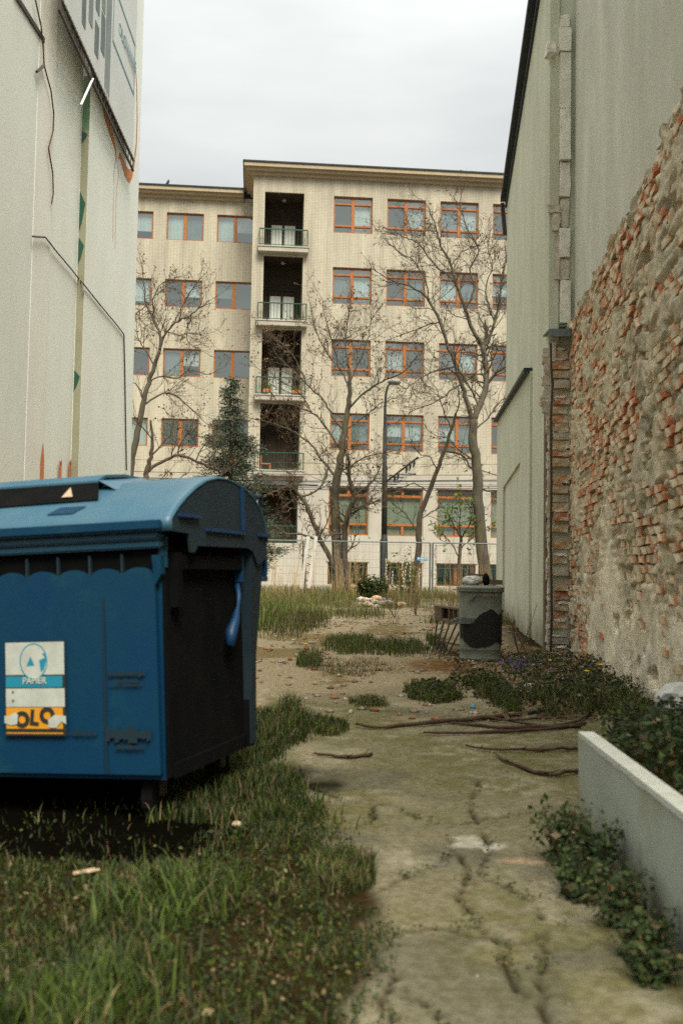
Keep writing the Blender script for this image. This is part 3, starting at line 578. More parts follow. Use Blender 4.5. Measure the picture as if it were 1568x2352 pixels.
hole = sst(.66, .73, fbm((TY+TZ*.5)*2.6, TZ*5.5, 119))
disp = .03+.042*(rough-.5)+.024*(sag-.5)+.026*(rough2-.5)-.03*joint*sst(.6, .42, cover)-.03*sst(.52, .40, cover)-.08*hole
disp = disp*(1-inside)+inside*(-.035)
disp = disp*(1-low)+low*(.03+.02*(rough-.5)-.07*sst(.66, .72, fbm(TY*2.2, TZ*3.5, 111)))
disp = disp+.02*sst(TOPB-.25, TOPB, TZ)-.05*sst(.55, .7, fbm(TY*5, TZ*4, 113))*sst(TOPB-.5, TOPB-.1, TZ)
ztop = TOPB+.10*(fbm(ty*2.5, ty*0, 115)-.5)*2
TZ2 = TZ*(1+(ztop[None, :]-TOPB)/TOPB)
base = np.array(list(bpnt(0, 0))); nn = np.array(list(AN))
pts = np.stack([base[0]+WA*TY, TY, TZ2], -1)-nn*disp[..., None]
tone = np.clip(.62+.75*(fbm(TY*3, TZ*3, 117)-.3)+.4*low, .5, 1.35)
cc = np.stack([tone*1.0, tone*(.97+.05*low), tone*(.93+.16*low)], -1)
idx = np.arange(TY.size).reshape(TY.shape); q4 = np.stack([idx[:-1, :-1], idx[:-1, 1:], idx[1:, 1:], idx[1:, :-1]], -1).reshape(-1, 4)[:, ::-1]
me = npmesh('mortar', pts.reshape(-1, 3)+np.array(list(wo)), q4, cc.reshape(-1, 3)); link('mortar', me, wb, m=M['mortar'])
rc = MB()   # rough top edge where the brick skin breaks off
yy_ = list(np.arange(.6, 13.3, .13))
for y in yy_:
    zt = float(np.interp(y, ty, ztop)); rc.prism([bpnt(y, zt-.02-random.random()*.04, -.02), bpnt(y+.14, zt-.03-random.random()*.04, -.03*random.random()), bpnt(y+.14, zt+random.uniform(.0, .05), .0), bpnt(y, zt+random.uniform(.0, .05), .0)], AN*.1)
rc.build('broken_top_edge', M['chip'], wb, loc=wo)
# bricks showing through
cells = [((k-(c % 2)*.5)*BL, c*CH) for c in range(NC-1) for k in range(2, NK-2) if ExpA[c, k] and c*CH < TOPB-.1 and (k+1)*BL < 13.4]
cells.sort(key=lambda t: abs(t[0]-8.0))
bmesh_var = []
def brickmesh(l, h, d, seed):
    r = random.Random(seed); m = MB(); m.box(0, l, 0, d, 0, h); bm = bmesh.new(); me = m.mesh('brick'); bm.from_mesh(me)
    bmesh.ops.subdivide_edges(bm, edges=[e for e in bm.edges if e.calc_length() > .2], cuts=1)
    for v in bm.verts: v.co += Vector((r.uniform(-.014, .014), r.uniform(-.008, .008), r.uniform(-.009, .009)))
    bm.to_mesh(me); bm.free(); return me
for s in range(18):
    l = random.choice([.27, .26, .265, .24, .27]); me = brickmesh(l, .062, .12, s); me.materials.append(M[['brick', 'brick2', 'brick3'][s % 3]]); bmesh_var.append(me)
angA = math.atan2(1, WA)
rest = MB(); nb = 0
for (y, z) in cells:
    me = random.choice(bmesh_var); off = random.uniform(-.045, -.008)
    p = bpnt(y+random.uniform(0.005, .015), z+.008, off)
    Mx = Matrix.Translation(p) @ Matrix.Rotation(angA, 4, 'Z') @ Matrix.Scale(-1, 4, (0, 1, 0))
    if nb < 300 and 6.3 < y < 13:
        o = link('brick', me, wb); o.location = p+wo; o.rotation_euler = (random.uniform(-.04, .04), random.uniform(-.03, .03), angA); o.location += AN*.0; o.scale = (1, -1, 1); nb += 1
    else:
        rest.add([Mx @ v.co for v in me.vertices], [tuple(f.vertices) for f in me.polygons], bmesh_var.index(me) % 3)
rest.build('bricks', [M['brick'], M['brick2'], M['brick3']], wb, loc=wo, kind='stuff')
# ------------------------------------------------------------------ jamb: broken wall end facing the camera
jb = empty('broken_wall_end', (2.95, 13.3, 0), 0, label='narrow broken wall end of toothed bricks and torn plaster at the corner', cat='wall')
jo = Vector((-2.95, -13.3, 0)); xj0, xj1 = 2.83, 3.10; YJ = 13.32
bk = MB(); bk.box(xj0-.01, xj1+.02, 13.75, 13.9, -.2, 14); bk.build('core', M['oldwood'], jb, loc=jo)
def jz(v): return P(1285, v, YJ).z
vv = 805
i = 0
while vv < 1500:
    hpx = random.uniform(14, 20); z1 = jz(vv); z0 = jz(vv+hpx); sol = vv < 1040
    xa = P(1270+random.uniform(-4, 4), vv, YJ).x; xb = P(1306+random.uniform(-3, 4), vv, YJ).x; yf = YJ+random.uniform(-.03, .06)
    m = MB(); m.box(0, xb-xa, 0, .40, 0, z1-z0); me = m.mesh('brick'); bm = bmesh.new(); bm.from_mesh(me); bmesh.ops.subdivide_edges(bm, edges=bm.edges[:], cuts=1)
    for q_ in bm.verts: q_.co += Vector((random.uniform(-.008, .008), random.uniform(-.008, .008), random.uniform(-.006, .006)))
    bm.to_mesh(me); bm.free(); me.materials.append(M[['brick3', 'brick', 'brick3', 'chip', 'brick3', 'brick2'][i % 6]])
    link('brick', me, jb, (xa-2.95, yf-13.3, z0)); i += 1
    if random.random() < .45:
        c_ = MB(); c_.box(0, (xb-xa)*random.uniform(.5, .9), 0, .2, 0, .03); bm = bmesh.new(); mm = c_.mesh('mortar_lump'); bm.from_mesh(mm); bmesh.ops.subdivide_edges(bm, edges=bm.edges[:], cuts=2)
        for q_ in bm.verts: q_.co += Vector((random.uniform(-.01, .01),)*2+(random.uniform(-.01, .012),))
        bm.to_mesh(mm); bm.free(); mm.materials.append(M['chipW']); link('mortar_lump', mm, jb, (xa-2.95+random.uniform(0, .05), yf-13.3-.01, z1+.002))
    vv += hpx+(random.uniform(2, 5) if sol else random.choice([4, 10, 15, 20]))
def lump(mb, x0, x1, y0, y1, z0, z1, r, cuts=2):
    bm = bmesh.new(); t = MB(); t.box(x0, x1, y0, y1, z0, z1); me = t.mesh('t'); bm.from_mesh(me); bmesh.ops.subdivide_edges(bm, edges=bm.edges[:], cuts=cuts)
    for q_ in bm.verts: q_.co += Vector((random.uniform(-r, r), random.uniform(-r, r), random.uniform(-r, r)))
    bm.verts.ensure_lookup_table(); mb.add([v.co for v in bm.verts], [tuple(v.index for v in f.verts) for f in bm.faces]); bm.free(); bpy.data.meshes.remove(me)
def jq(u0, u1, v0, v1, dy, th, m, r=.006, name='plaster_piece', cuts=2):
    mb = MB(); a = P(u0, v0, YJ); c = P(u1, v1, YJ); lump(mb, a.x, c.x, YJ+dy, YJ+dy+th, c.z, a.z, r, cuts); mb.build(name, m, jb, loc=jo)
jq(1264, 1282, -60, 800, .03, .3, M['plasterA'], .004)
jq(1286, 1306, 36, 64, -.03, .2, M['chipW']); jq(1283, 1309, 66, 120, -.05, .3, M['chipW'], .004); jq(1285, 1309, 122, 250, -.03, .3, M['chipW'], .003); jq(1285, 1308, 252, 368, -.045, .3, M['chipW'], .004)
jq(1253, 1272, 104, 128, -.1, .2, M['chipW'], .01, 'projecting_block')
jq(1285, 1308, 372, 450, 0, .3, M['chipW'], .008); jq(1287, 1307, 455, 520, .02, .25, M['chip'], .012); jq(1283, 1308, 524, 590, -.0, .25, M['chipW'], .012); jq(1282, 1306, 594, 640, .02, .25, M['chip'], .014); jq(1286, 1308, 644, 742, -.02, .3, M['chipW'], .008)
jq(1256, 1284, 470, 488, -.02, .06, M['chip'], .014); jq(1268, 1285, 490, 530, 0, .05, M['chip'], .012); jq(1275, 1284, 540, 640, .0, .05, M['chip'], .01)
jq(1280, 1300, 748, 770, .05, .2, M['mortar'], .02)
t_ = MB(); a = P(1256, 779, 13.2); b = P(1309, 770, 13.2); t_.box(a.x, b.x, 13.12, 13.5, 0, .015); t_.box(a.x, b.x, 13.10, 13.119, -.09, .015); o = t_.build('zinc_ledge', M['flash'], jb, loc=(-2.95, -13.3, P(1280, 776, 13.2).z)); o.rotation_euler = (0, -.03, 0)
jq(1266, 1274, 788, 830, -.03, .1, M['chipW'], .006)
cb_ = MB(); cb_.tube([P(u, v, 13.15) for u, v in ((1264, 788), (1265, 850), (1268, 880), (1264, 960), (1265, 1100), (1264, 1250), (1266, 1400), (1264, 1500))], .016, 6); cb_.build('pipe', M['dmetal'], jb, loc=jo)
# torn plaster edge of the render next to the jamb
te = MB()
for vq in range(800, 1500, 16):
    wdt = 22 if vq < 930 else (12 if vq < 980 else 7)
    a = P(1262-random.uniform(.4, 1)*wdt, vq, 13.36); c = P(1265, vq+20, 13.36); lump(te, a.x, c.x, 13.355+random.uniform(0, .02), 13.42, c.z, a.z, .012, 1)
te.build('torn_plaster_edge', M['chip'], jb, loc=jo)

# ------------------------------------------------------------------ planter wall
pa = G(1332, 1905); pb = Vector((.93, 1.2, 0)); pz = .40
pl_ = empty('planter_wall', (pa.x, pa.y, 0), 0, label='low pale concrete retaining slab along the path, bottom right', cat='wall'); po = -Vector((pa.x, pa.y, 0))
m_ = MB(); dv = (pb-pa); th = Vector((.05, 0, 0)); nseg = 30
m_.prism([pa+Vector((0, 0, -.2)), pb+Vector((0, 0, -.2)), pb+Vector((0, 0, pz)), pa+Vector((-.012, 0, pz))], th); fixn(m_.build('slab', M['planter'], pl_, loc=po))
t_ = MB()
for i in range(nseg):
    a = pa+dv*(i/nseg); b = pa+dv*((i+1)/nseg); r0 = random.uniform(0, .006)
    t_.prism([a+Vector((-.013, 0, pz-.012-r0)), b+Vector((-.013, 0, pz-.012-r0)), b+Vector((-.011, 0, pz+.006)), a+Vector((-.011, 0, pz+.006))], Vector((.066, 0, 0)))
fixn(t_.build('worn_top_edge', M['planttop'], pl_, loc=po))

# ------------------------------------------------------------------ blue container
OX, OY = -.69, 4.15; YAW = -math.radians(16)
bc = empty('paper_container', (OX, OY, 0), 0, label='large blue wheeled paper recycling container with a domed lid on the left', cat='container')
bc.rotation_euler = Euler((0, math.radians(-3.2), YAW), 'XYZ')   # leans with the uneven ground
W_ = 1.33
def C(name, mb, m, **k): return mb.build(name, m, bc, **k)
# body: tapered trough, open at top, with side pocket
bd = MB(); z0, z1 = .19, 1.235
bo4 = [(-W_+.03, .02), (0, .02), (-.0, .93), (-W_+.03, .93)]; to4 = [(-W_, 0), (0, 0), (0, 1.03), (-W_, 1.03)]
fr_ = [(x, y, z0) for x, y in bo4]+[(x, y, z1) for x, y in to4]
bd.add(fr_, [(0, 3, 2, 1), (0, 1, 5, 4), (2, 3, 7, 6), (3, 0, 4, 7)]); o = C('body', bd, M['blue'])
sd_ = MB()   # near-black right side, pocketed
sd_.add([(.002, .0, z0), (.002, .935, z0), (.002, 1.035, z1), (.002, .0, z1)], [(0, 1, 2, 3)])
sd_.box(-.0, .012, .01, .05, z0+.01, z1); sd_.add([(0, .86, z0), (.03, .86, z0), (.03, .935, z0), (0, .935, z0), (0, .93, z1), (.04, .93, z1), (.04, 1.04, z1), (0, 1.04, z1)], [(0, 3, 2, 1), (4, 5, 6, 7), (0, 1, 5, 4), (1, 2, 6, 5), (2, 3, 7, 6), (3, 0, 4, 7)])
sd_.box(0, .02, .05, .87, z0, z0+.06); C('side_panel', sd_, M['steelside'], label='near-black right side panel')
# front rim, two stepped ribs; scalloped hem and raised front panel
rm = MB(); rm.box(-W_-.04, .02, -.06, -.002, 1.183, 1.212); rm.box(-W_-.04, .02, -.045, -.002, 1.148, 1.181); rm.box(-W_-.04, .02, -.002, .03, 1.06, 1.205)
C('front_rim', rm, M['rimblue'], bevel=.008)
fp = MB(); n = 64; xs_ = [-W_+.05+(W_-.07)*i/n for i in range(n+1)]
zt = [1.036+.036*abs(math.sin((x+.02)*math.pi/.152))**.6 for x in xs_]
poly = [(xs_[-1], -.012, .215), (xs_[0], -.012, .215)]+[(x, -.026, z) for x, z in zip(xs_, zt)]
fp.prism(poly, (0, .03, 0)); C('front_panel', fp, M['blue'])
ds = MB(); ds.box(-W_+.02, -.012, -.006, -.002, .98, 1.15); C('under_rim_shade', ds, M['steelside'])  # dark strip standing for the shade under the rim
for i in range(8): x = -.02-.152*(i+1); gs = MB(); gs.box(x-.005, x+.005, -.022, -.006, 1.04, 1.13); C('gusset', gs, M['bluedark'])
cg = MB(); cg.add([(-.025, -.04, 1.12), (.015, -.04, 1.12), (.015, -.036, 1.04), (-.02, -.028, .99), (-.025, .0, 1.12), (.015, .0, 1.12), (.015, .0, 1.04), (-.02, .0, .99)], [(0, 1, 2, 3), (4, 7, 6, 5), (0, 4, 5, 1), (1, 5, 6, 2), (2, 6, 7, 3), (3, 7, 4, 0)]); C('corner_bracket', cg, M['blue'])
seam = MB(); seam.box(-.262, -.255, -.029, -.024, .22, .95); C('panel_seam', seam, M['smut'])
sm = MB()
for (x0, x1, z, h) in ((-.24, -.07, .63, .014), (-.24, -.08, .585, .006), (-.26, -.05, .38, .035), (-.44, -.3, .385, .01), (-.22, -.08, .33, .012), (-W_+.06, -.80, .385, .008), (-.2, -.1, .60, .008)):
    k = 10
    for j in range(k):
        a = x0+(x1-x0)*j/k; b = x0+(x1-x0)*(j+1)/k; h0 = h*random.uniform(.3, 1); sm.quad((a, -.0295+.00002*z, z-h0), (b, -.0295, z-h0*random.uniform(.5, 1)), (b, -.0295, z+h0), (a, -.0295, z+h0))
C('dirt_smears', sm, M['smut'], kind='stuff')
# right side fittings
tr = MB(); tr.tube([(.02, .79, .99), (.03, .78, .93), (.04, .74, .88), (.05, .68, .82), (.05, .62, .76), (.05, .60, .70)], [.012, .014, .010, .022, .03, .022], 8)
lv = tr.build('lever', M['lever'], bc, smooth=True)
h2 = MB(); h2.box(.0, .045, .80, .815, 1.0, 1.13); C('side_post', h2, M['lever'])
pk = MB(); pk.box(.0, .05, .05, .10, .9, 1.13); pk.box(0, .045, .1, .8, 1.06, 1.12); C('trunnion_frame', pk, M['steelside'])
tb = MB(); tb.tube([(.0, .5, 1.08), (.13, .5, 1.08)], .03, 10) if False else None
# lid: swept dome with end panels
prof = [(-.075, 1.215), (-.075, 1.265), (-.05, 1.285), (0, 1.325), (.08, 1.372), (.19, 1.425), (.3, 1.465), (.43, 1.49), (.54, 1.496), (.64, 1.49), (.78, 1.468), (.9, 1.43), (.99, 1.375), (1.05, 1.31), (1.075, 1.27), (1.08, 1.20)]
lx0, lx1 = -W_-.09, .085
ld = MB(); k = len(prof); inx = 5
sect = [(lx0, .96), (lx0+.03, .995), (lx0+.09, 1.0)]+[(lx0+.09+(lx1-lx0-.18)*i/8, 1.0) for i in range(1, 8)]+[(lx1-.09, 1.0), (lx1-.03, .995), (lx1, .96)]
for (x, sf) in sect:
    for (y, z) in prof:
        cy, cz = .5, 1.22; ld.v.append((x, cy+(y-cy)*(.985+.015*(sf > .99)), cz+(z-cz)*(sf if z > 1.3 else 1)))
for i in range(len(sect)-1):
    for j in range(k-1): ld.f.append((i*k+j, (i+1)*k+j, (i+1)*k+j+1, i*k+j+1)); ld.m.append(0)
lido = C('lid', ld, M['lid'], smooth=True); fixn(lido)
so = lido.modifiers.new('s', 'SOLIDIFY'); so.thickness = .008; so.offset = -1
for xe, nm in ((lx1-.006, 'lid_end'), (lx0+.006, 'lid_end')):
    e = MB(); sfn = lambda y, z: (.5+(y-.5)*.975, 1.22+(z-1.22)*.95 if z > 1.3 else z)
    pp = [sfn(y, z) for y, z in prof]; pp = [(y, z) for y, z in pp]
    # lower part of end: skirt with cut-out
    poly = [(xe, y, z) for y, z in pp]+[(xe, 1.06, 1.12), (xe, .93, 1.08), (xe, .86, 1.15), (xe, .8, 1.165), (xe, .2, 1.16), (xe, .17, 1.13), (xe, .13, 1.13), (xe, .11, 1.21)]
    e.prism(poly, (-.012, 0, 0)); fixn(C(nm, e, M['bluedark']))
rb_ = MB(); rb_.box(lx1-.006, lx1+.008, .715, .735, 1.245, 1.462); rb_.box(lx1-.006, lx1+.008, .28, .735, 1.225, 1.243); rb_.box(lx1-.006, lx1+.012, .0, .2, 1.275, 1.292); rb_.box(lx1-.006, lx1+.01, .93, 1.07, 1.225, 1.242)
C('lid_ribs', rb_, M['lever'], bevel=.003)
lip = MB(); lip.box(lx0+.02, lx1-.04, -.095, -.07, 1.222, 1.262); C('lid_lip', lip, M['blue'], bevel=.006)
hk = MB(); hk.tube([(lx1-.04, .86, 1.44), (lx1-.02, .95, 1.425), (lx1-.02, 1.02, 1.44), (lx1-.02, 1.04, 1.40)], [.02, .018, .014, .012], 8); C('lid_hook', hk, M['bluedark'])
# rear loop handle and rear posts
lh = MB(); lh.box(.03, .06, .98, 1.12, 1.205, 1.235); lh.box(.03, .06, 1.09, 1.12, 1.03, 1.205); lh.box(.03, .06, .98, 1.12, 1.0, 1.03); lh.box(.03, .06, .98, 1.0, 1.03, 1.205); C('loop_handle', lh, M['lever'], bevel=.004)
bp2 = MB(); bp2.add([(-.02, .87, .2), (.035, .87, .2), (.035, .945, .2), (-.02, .945, .2), (-.02, .88, .62), (.045, .88, .62), (.045, .95, .62), (-.02, .95, .62), (-.02, .87, 1.2), (.07, .87, 1.2), (.07, 1.05, 1.2), (-.02, 1.05, 1.2)],
    [(0, 1, 5, 4), (1, 2, 6, 5), (2, 3, 7, 6), (3, 0, 4, 7), (4, 5, 9, 8), (5, 6, 10, 9), (6, 7, 11, 10), (7, 4, 8, 11), (8, 9, 10, 11), (0, 3, 2, 1)]); C('rear_post', bp2, M['bluedark'])
# paper slot hood
hd = MB(); hx0, hx1 = -1.28, -.40
pts2 = [(.20, 1.478), (.27, 1.510), (.45, 1.530), (.62, 1.528), (.78, 1.49)]
for i in range(len(pts2)-1):
    (ya_, za_), (yb_, zb_) = pts2[i], pts2[i+1]; hd.add([(hx0, ya_, za_), (hx1-.0, ya_, za_), (hx1, yb_, zb_), (hx0, yb_, zb_), (hx0, ya_, za_-.014), (hx1, ya_, za_-.014), (hx1, yb_, zb_-.014), (hx0, yb_, zb_-.014)], [(0, 1, 2, 3), (4, 7, 6, 5), (0, 4, 5, 1), (2, 6, 7, 3), (0, 3, 7, 4), (1, 5, 6, 2)])
hd.add([(hx1, .20, 1.478), (hx1+.09, .19, 1.43), (hx1+.11, .6, 1.495), (hx1, .62, 1.528), (hx1+.01, .78, 1.49), (hx1+.1, .8, 1.47)], [(0, 1, 2, 3), (3, 2, 5, 4)])
C('slot_hood', hd, M['lid'])
sl = MB(); sl.add([(hx0, .055, 1.365), (hx1+.07, .075, 1.378), (hx1+.0, .205, 1.472), (hx0, .205, 1.472)], [(0, 1, 2, 3)]); C('paper_slot_shade', sl, M['steelside'])  # flat dark quad standing for the unlit slot opening
gp = MB(); gp.add([(-.53, -.02, 1.3155), (-.40, -.02, 1.3155), (-.36, .03, 1.349), (-.49, .03, 1.349)], [(0, 1, 2, 3)]); C('grip_dent_shade', gp, M['blue'])  # flat darker quad standing for the shade in the grip dent
cw = MB(); cw.add([(-.52, .09, 1.40), (-.465, .09, 1.40), (-.492, .12, 1.445)], [(0, 1, 2)]); C('cardboard_scrap', cw, M['litter'])
for x, y in ((-.12, .15), (-1.2, .15), (-.12, .8), (-1.2, .8)):
    wh = MB(); wh.tube([(x-.025, y, .10), (x+.025, y, .10)], .1, 18); wo_ = wh.build('wheel', M['black'], bc)
    h_ = MB(); h_.box(x-.035, x+.035, y-.03, y+.03, .1, .2); h_.build('fork', M['dmetal'], wo_)
# sticker
stk = MB(); sx0, sx1, sz0, sz1 = -.735, -.442, .375, .775; Yk = -.0315
def sq(m, x0, x1, z0, z1, dy=0): m.quad((x0, Yk-dy, z0), (x1, Yk-dy, z0), (x1, Yk-dy, z1), (x0, Yk-dy, z1))
pts_ = [(sx0, Yk, sz0), (sx1, Yk, sz0), (sx1, Yk, sz1), (sx0+.02, Yk, sz1), (sx0, Yk, sz1-.02)]
stk.prism(pts_, (0, .002, 0)); so_ = C('sticker', stk, M['ink'])
q = MB(); sq(q, sx0+.004, sx1-.004, sz1-.142, sz1-.004, .001); sq(q, sx0+.004, sx1-.004, sz0+.122, sz0+.200, .001); q.build('sticker_white_field', M['stickw'], so_)
q = MB(); sq(q, sx0+.004, sx1-.014, sz0+.205, sz1-.148, .001)
cx, cz_ = sx0+.142, sz1-.085
def disc(mb, x, z, rx, rz, dy, n=32, r0=0):
    for i in range(n):
        a, b = 2*math.pi*i/n, 2*math.pi*(i+1)/n; mb.quad((x+math.cos(a)*rx*r0, Yk-dy, z+math.sin(a)*rz*r0), (x+math.cos(a)*rx, Yk-dy, z+math.sin(a)*rz), (x+math.cos(b)*rx, Yk-dy, z+math.sin(b)*rz), (x+math.cos(b)*rx*r0, Yk-dy, z+math.sin(b)*rz*r0))
disc(q, cx, cz_, .067, .077, .0022, r0=.93)
q.add([(cx-.035, Yk-.0026, cz_-.02), (cx+.005, Yk-.0026, cz_-.018), (cx-.014, Yk-.0026, cz_+.022)], [(0, 1, 2)])
q.add([(cx+.035, Yk-.0026, cz_-.045), (cx+.05, Yk-.0026, cz_-.035), (cx+.062, Yk-.0026, cz_), (cx+.06, Yk-.0026, cz_+.02), (cx+.055, Yk-.0026, cz_+.035), (cx+.042, Yk-.0026, cz_+.033), (cx+.056, Yk-.0026, cz_+.015), (cx+.028, Yk-.0026, cz_+.005)], [tuple(range(8))]); q.build('sticker_teal_print', M['stickb'], so_)
q = MB(); disc(q, cx, cz_, .062, .072, .0018); q.build('sticker_disc', M['stickw'], so_)
q = MB(); sq(q, sx0+.004, sx1-.014, sz0+.03, sz0+.119, .001); sq(q, sx0+.004, sx1-.014, sz0+.009, sz0+.014, .001); q.build('sticker_orange_field', M['sticko'], so_)
def stext(s, size, x, z, m, bold, rz=0, dy=.004):
    me = text_mesh(s, size, bold); o = link('lettering', me, so_, m=m); o.location = (x, Yk-dy, z); o.rotation_euler = (math.pi/2, rz, 0)
stext('PAPIER', .038, cx+.004, sz1-.168, M['stickw'], .02); stext('O', .085, sx0+.083, sz0+.066, M['ink'], .06, dy=.003); stext('L', .085, sx0+.142, sz0+.074, M['ink'], .05, .1, dy=.003); stext('O', .085, sx0+.205, sz0+.083, M['ink'], .06, dy=.003)
q = MB()
for (x, z) in ((sx0+.04, sz0+.185), (sx0+.04, sz0+.148)): disc(q, x, z, .005, .006, .003, 10)
q.build('sticker_marks', M['rust'], so_)
q = MB(); q.add([(sx0-.002, Yk-.005, sz0+.055), (sx0+.03, Yk-.005, sz0+.045), (sx0+.06, Yk-.005, sz0+.05), (sx0+.065, Yk-.005, sz0+.09), (sx0+.05, Yk-.005, sz0+.1), (sx0+.02, Yk-.005, sz0+.083), (sx0-.002, Yk-.005, sz0+.085)], [tuple(range(7))]); q.build('peeled_patch', M['stickw'], so_)
q = MB(); q.add([(sx0+.215, Yk-.005, sz0+.035), (sx0+.25, Yk-.005, sz0+.035), (sx0+.275, Yk-.005, sz0+.062), (sx0+.296, Yk-.005, sz0+.05), (sx0+.296, Yk-.005, sz0+.085), (sx0+.24, Yk-.005, sz0+.088), (sx0+.21, Yk-.005, sz0+.068)], [tuple(range(7))]); q.build('peeled_patch', M['stickw'], so_)

# ------------------------------------------------------------------ metal can and what stands round it
cb = G(1108, 1518); CXY = Vector((cb.x+.0, cb.y+.25, 0))
can = empty('metal_bin', tuple(CXY), 0, label='old grey-green metal bin with a black painted band beside the right wall', cat='bin')
def sup(t, rx, ry, p=3.2): c, s = math.cos(t), math.sin(t); return (abs(c)**(2/p)*rx*(1 if c >= 0 else -1), abs(s)**(2/p)*ry*(1 if s >= 0 else -1))
def ring(mb, zs, n=48, sc_l=None, mi=0, wob=0):
    b = len(mb.v)
    for z, s in zs:
        for j in range(n): x, y = sup(2*math.pi*j/n, .262*s, .25*s); mb.v.append((x, y, z))
    for i in range(len(zs)-1):
        for j in range(n): mb.f.append((b+i*n+j, b+i*n+(j+1) % n, b+(i+1)*n+(j+1) % n, b+(i+1)*n+j)); mb.m.append(mi)
    mb.f.append(tuple(b+(len(zs)-1)*n+j for j in range(n))); mb.m.append(mi)
    mb.f.append(tuple(b+j for j in range(n))[::-1]); mb.m.append(mi)
bm_ = MB(); ring(bm_, [(0, .93), (.015, .95), (.03, .95), (.035, .93), (.12, .935), (.125, .945), (.135, .945), (.14, .935), (.5, .965), (.505, .975), (.515, .975), (.52, .965), (.80, .985), (.83, 1.0)]); bm_.build('body', M['binmetal'], can, smooth=True)
ld = MB(); ring(ld, [(.825, 1.06), (.84, 1.07), (.85, 1.05), (.86, 1.08), (.875, 1.08), (.885, 1.04), (.90, .9), (.905, .5)]); ld.build('lid', M['binmetal'], can, smooth=True)
tar = MB(); n = 60
def tw(a):  # upper and lower outline of the black band
    t = (a-200)/140.
    up_ = .50+.035*math.sin(t*14)+.11*sst(.35, .6, t)-.02; lo_2 = .20+.04*math.sin(t*9+1)-.02*t+.03*(t < .1)
    return float(up_), float(lo_2)
for i in range(n):
    a0, a1 = 190+165*i/n, 190+165*(i+1)/n
    for part in range(4):
        q4_ = []
        for a, k_ in ((a0, part), (a1, part), (a1, part+1), (a0, part+1)):
            u_, l_ = tw(a); z = l_+(u_-l_)*k_/4; s = .935+.05*z/.8; x, y = sup(math.radians(a), .262*s+.006, .25*s+.006); q4_.append((x, y, z))
        tar.quad(*q4_)
tar.build('black_paint_band', M['bintar'], can)
hh = MB(); hh.box(-.30, -.245, -.05, .05, .44, .50); hh.tube([(-.33, 0, .47), (-.29, 0, .47)], .018, 8); hh.box(-.27, -.15, -.262, -.04, .44, .50); hh.build('trunnion', M['galv'], can)
hh = MB(); hh.box(.25, .29, -.06, .0, .44, .5); hh.build('trunnion', M['binmetal'], can)
hh = MB(); hh.bar((-.17, -.26, .73), (-.09, -.27, .80), .03, .02); hh.bar((-.09, -.275, .80), (.18, -.275, .79), .012, .012); hh.build('handle', M['binmetal'], can)
rs = MB(); rs.box(-.02, .12, -.268, -.262, .775, .795); rs.build('red_scrap', M['brick2'], can)
def blob(name, loc, r, m, label=None, cat=None, parent=None, seed=1, sub=3, amp=.25, **k):
    bm = bmesh.new(); bmesh.ops.create_icosphere(bm, subdivisions=sub, radius=1)
    for v in bm.verts:
        n_ = float(fbm(v.co.x*2+seed, v.co.y*2+v.co.z*1.7, seed))-.5; v.co = Vector((v.co.x*r[0], v.co.y*r[1], v.co.z*r[2]))*(1+n_*2*amp)
    me = bpy.data.meshes.new(name); bm.to_mesh(me); bm.free(); return link(name, me, parent, loc, m=m, label=label, cat=cat, **k)
blob('plastic_bag', CXY+Vector((-.1, .0, .955)), (.13, .12, .065), M['bag'], 'crumpled white plastic bag lying on the metal bin lid', 'bag', seed=4)
o = blob('dark_pot', CXY+Vector((.06, -.05, .97)), (.045, .045, .085), M['black'], 'small upright dark lump on the metal bin lid', 'pot', seed=6, amp=.1)
x_ = MB(); x_.box(-.12, .12, -.05, .05, -.012, .012); x_.build('board', M['oldwood'], None, loc=CXY+Vector((-.02, .14, 1.03)), rot=(0, .06, .1), label='thin brown board lying across the bin top behind the bag', cat='board')
x_ = MB(); x_.box(-.09, .09, -.05, .05, -.03, .03); x_.build('wood_block', M['oldwood'], None, loc=CXY+Vector((.17, .0, .945)), rot=(0, .03, .1), label='weathered wooden block on the right of the bin lid', cat='block')
# old bench / crate on rods
T1 = P(1003, 1394, 13.6); T2 = P(1062, 1412, 12.6)
bnx = (T1+T2)/2; ang = math.atan2(T2.y-T1.y, T2.x-T1.x); ln_ = (T2-T1).length+.25
be = empty('wooden_crate', (bnx.x, bnx.y, 0), ang, label='weathered wooden crate raised on thin rusty rods left of the metal bin', cat='crate')
zt_ = .60
for i, (y0_, y1_) in enumerate(((0, .16), (.17, .33), (.34, .5))): MB().box(-ln_/2, ln_/2, y0_, y1_, zt_-.022-.005*i, zt_-.005*i).build('plank', M['oldwood'], be)
MB().box(-ln_/2+.02, ln_/2-.02, .0, .02, zt_-.20, zt_-.175).build('lower_rail', M['oldwood'], be)
for x0_, x1_ in ((-ln_/2+.02, -ln_/2+.30), (-.05, -.02), (.13, .16), (.3, ln_/2-.02)): MB().box(x0_, x1_, .002, .03, zt_-.174, zt_-.024).build('post', M['oldwood'], be)
MB().box(-ln_/2+.02, ln_/2-.02, .1, .12, zt_-.17, zt_-.03).build('back_board', M['logdark'], be)
for i in range(5): q = MB(); x = -ln_/2+.1+i*(ln_-.25)/4; q.tube([(x, .02, zt_-.2), (x+.02, -.05-.04*i, 0)], .012, 6); q.build('leg', M['dmetal'], be)
MB().box(-ln_/2+.15, ln_/2, -.02, .03, .12, .145).build('foot_rail', M['oldwood'], be)

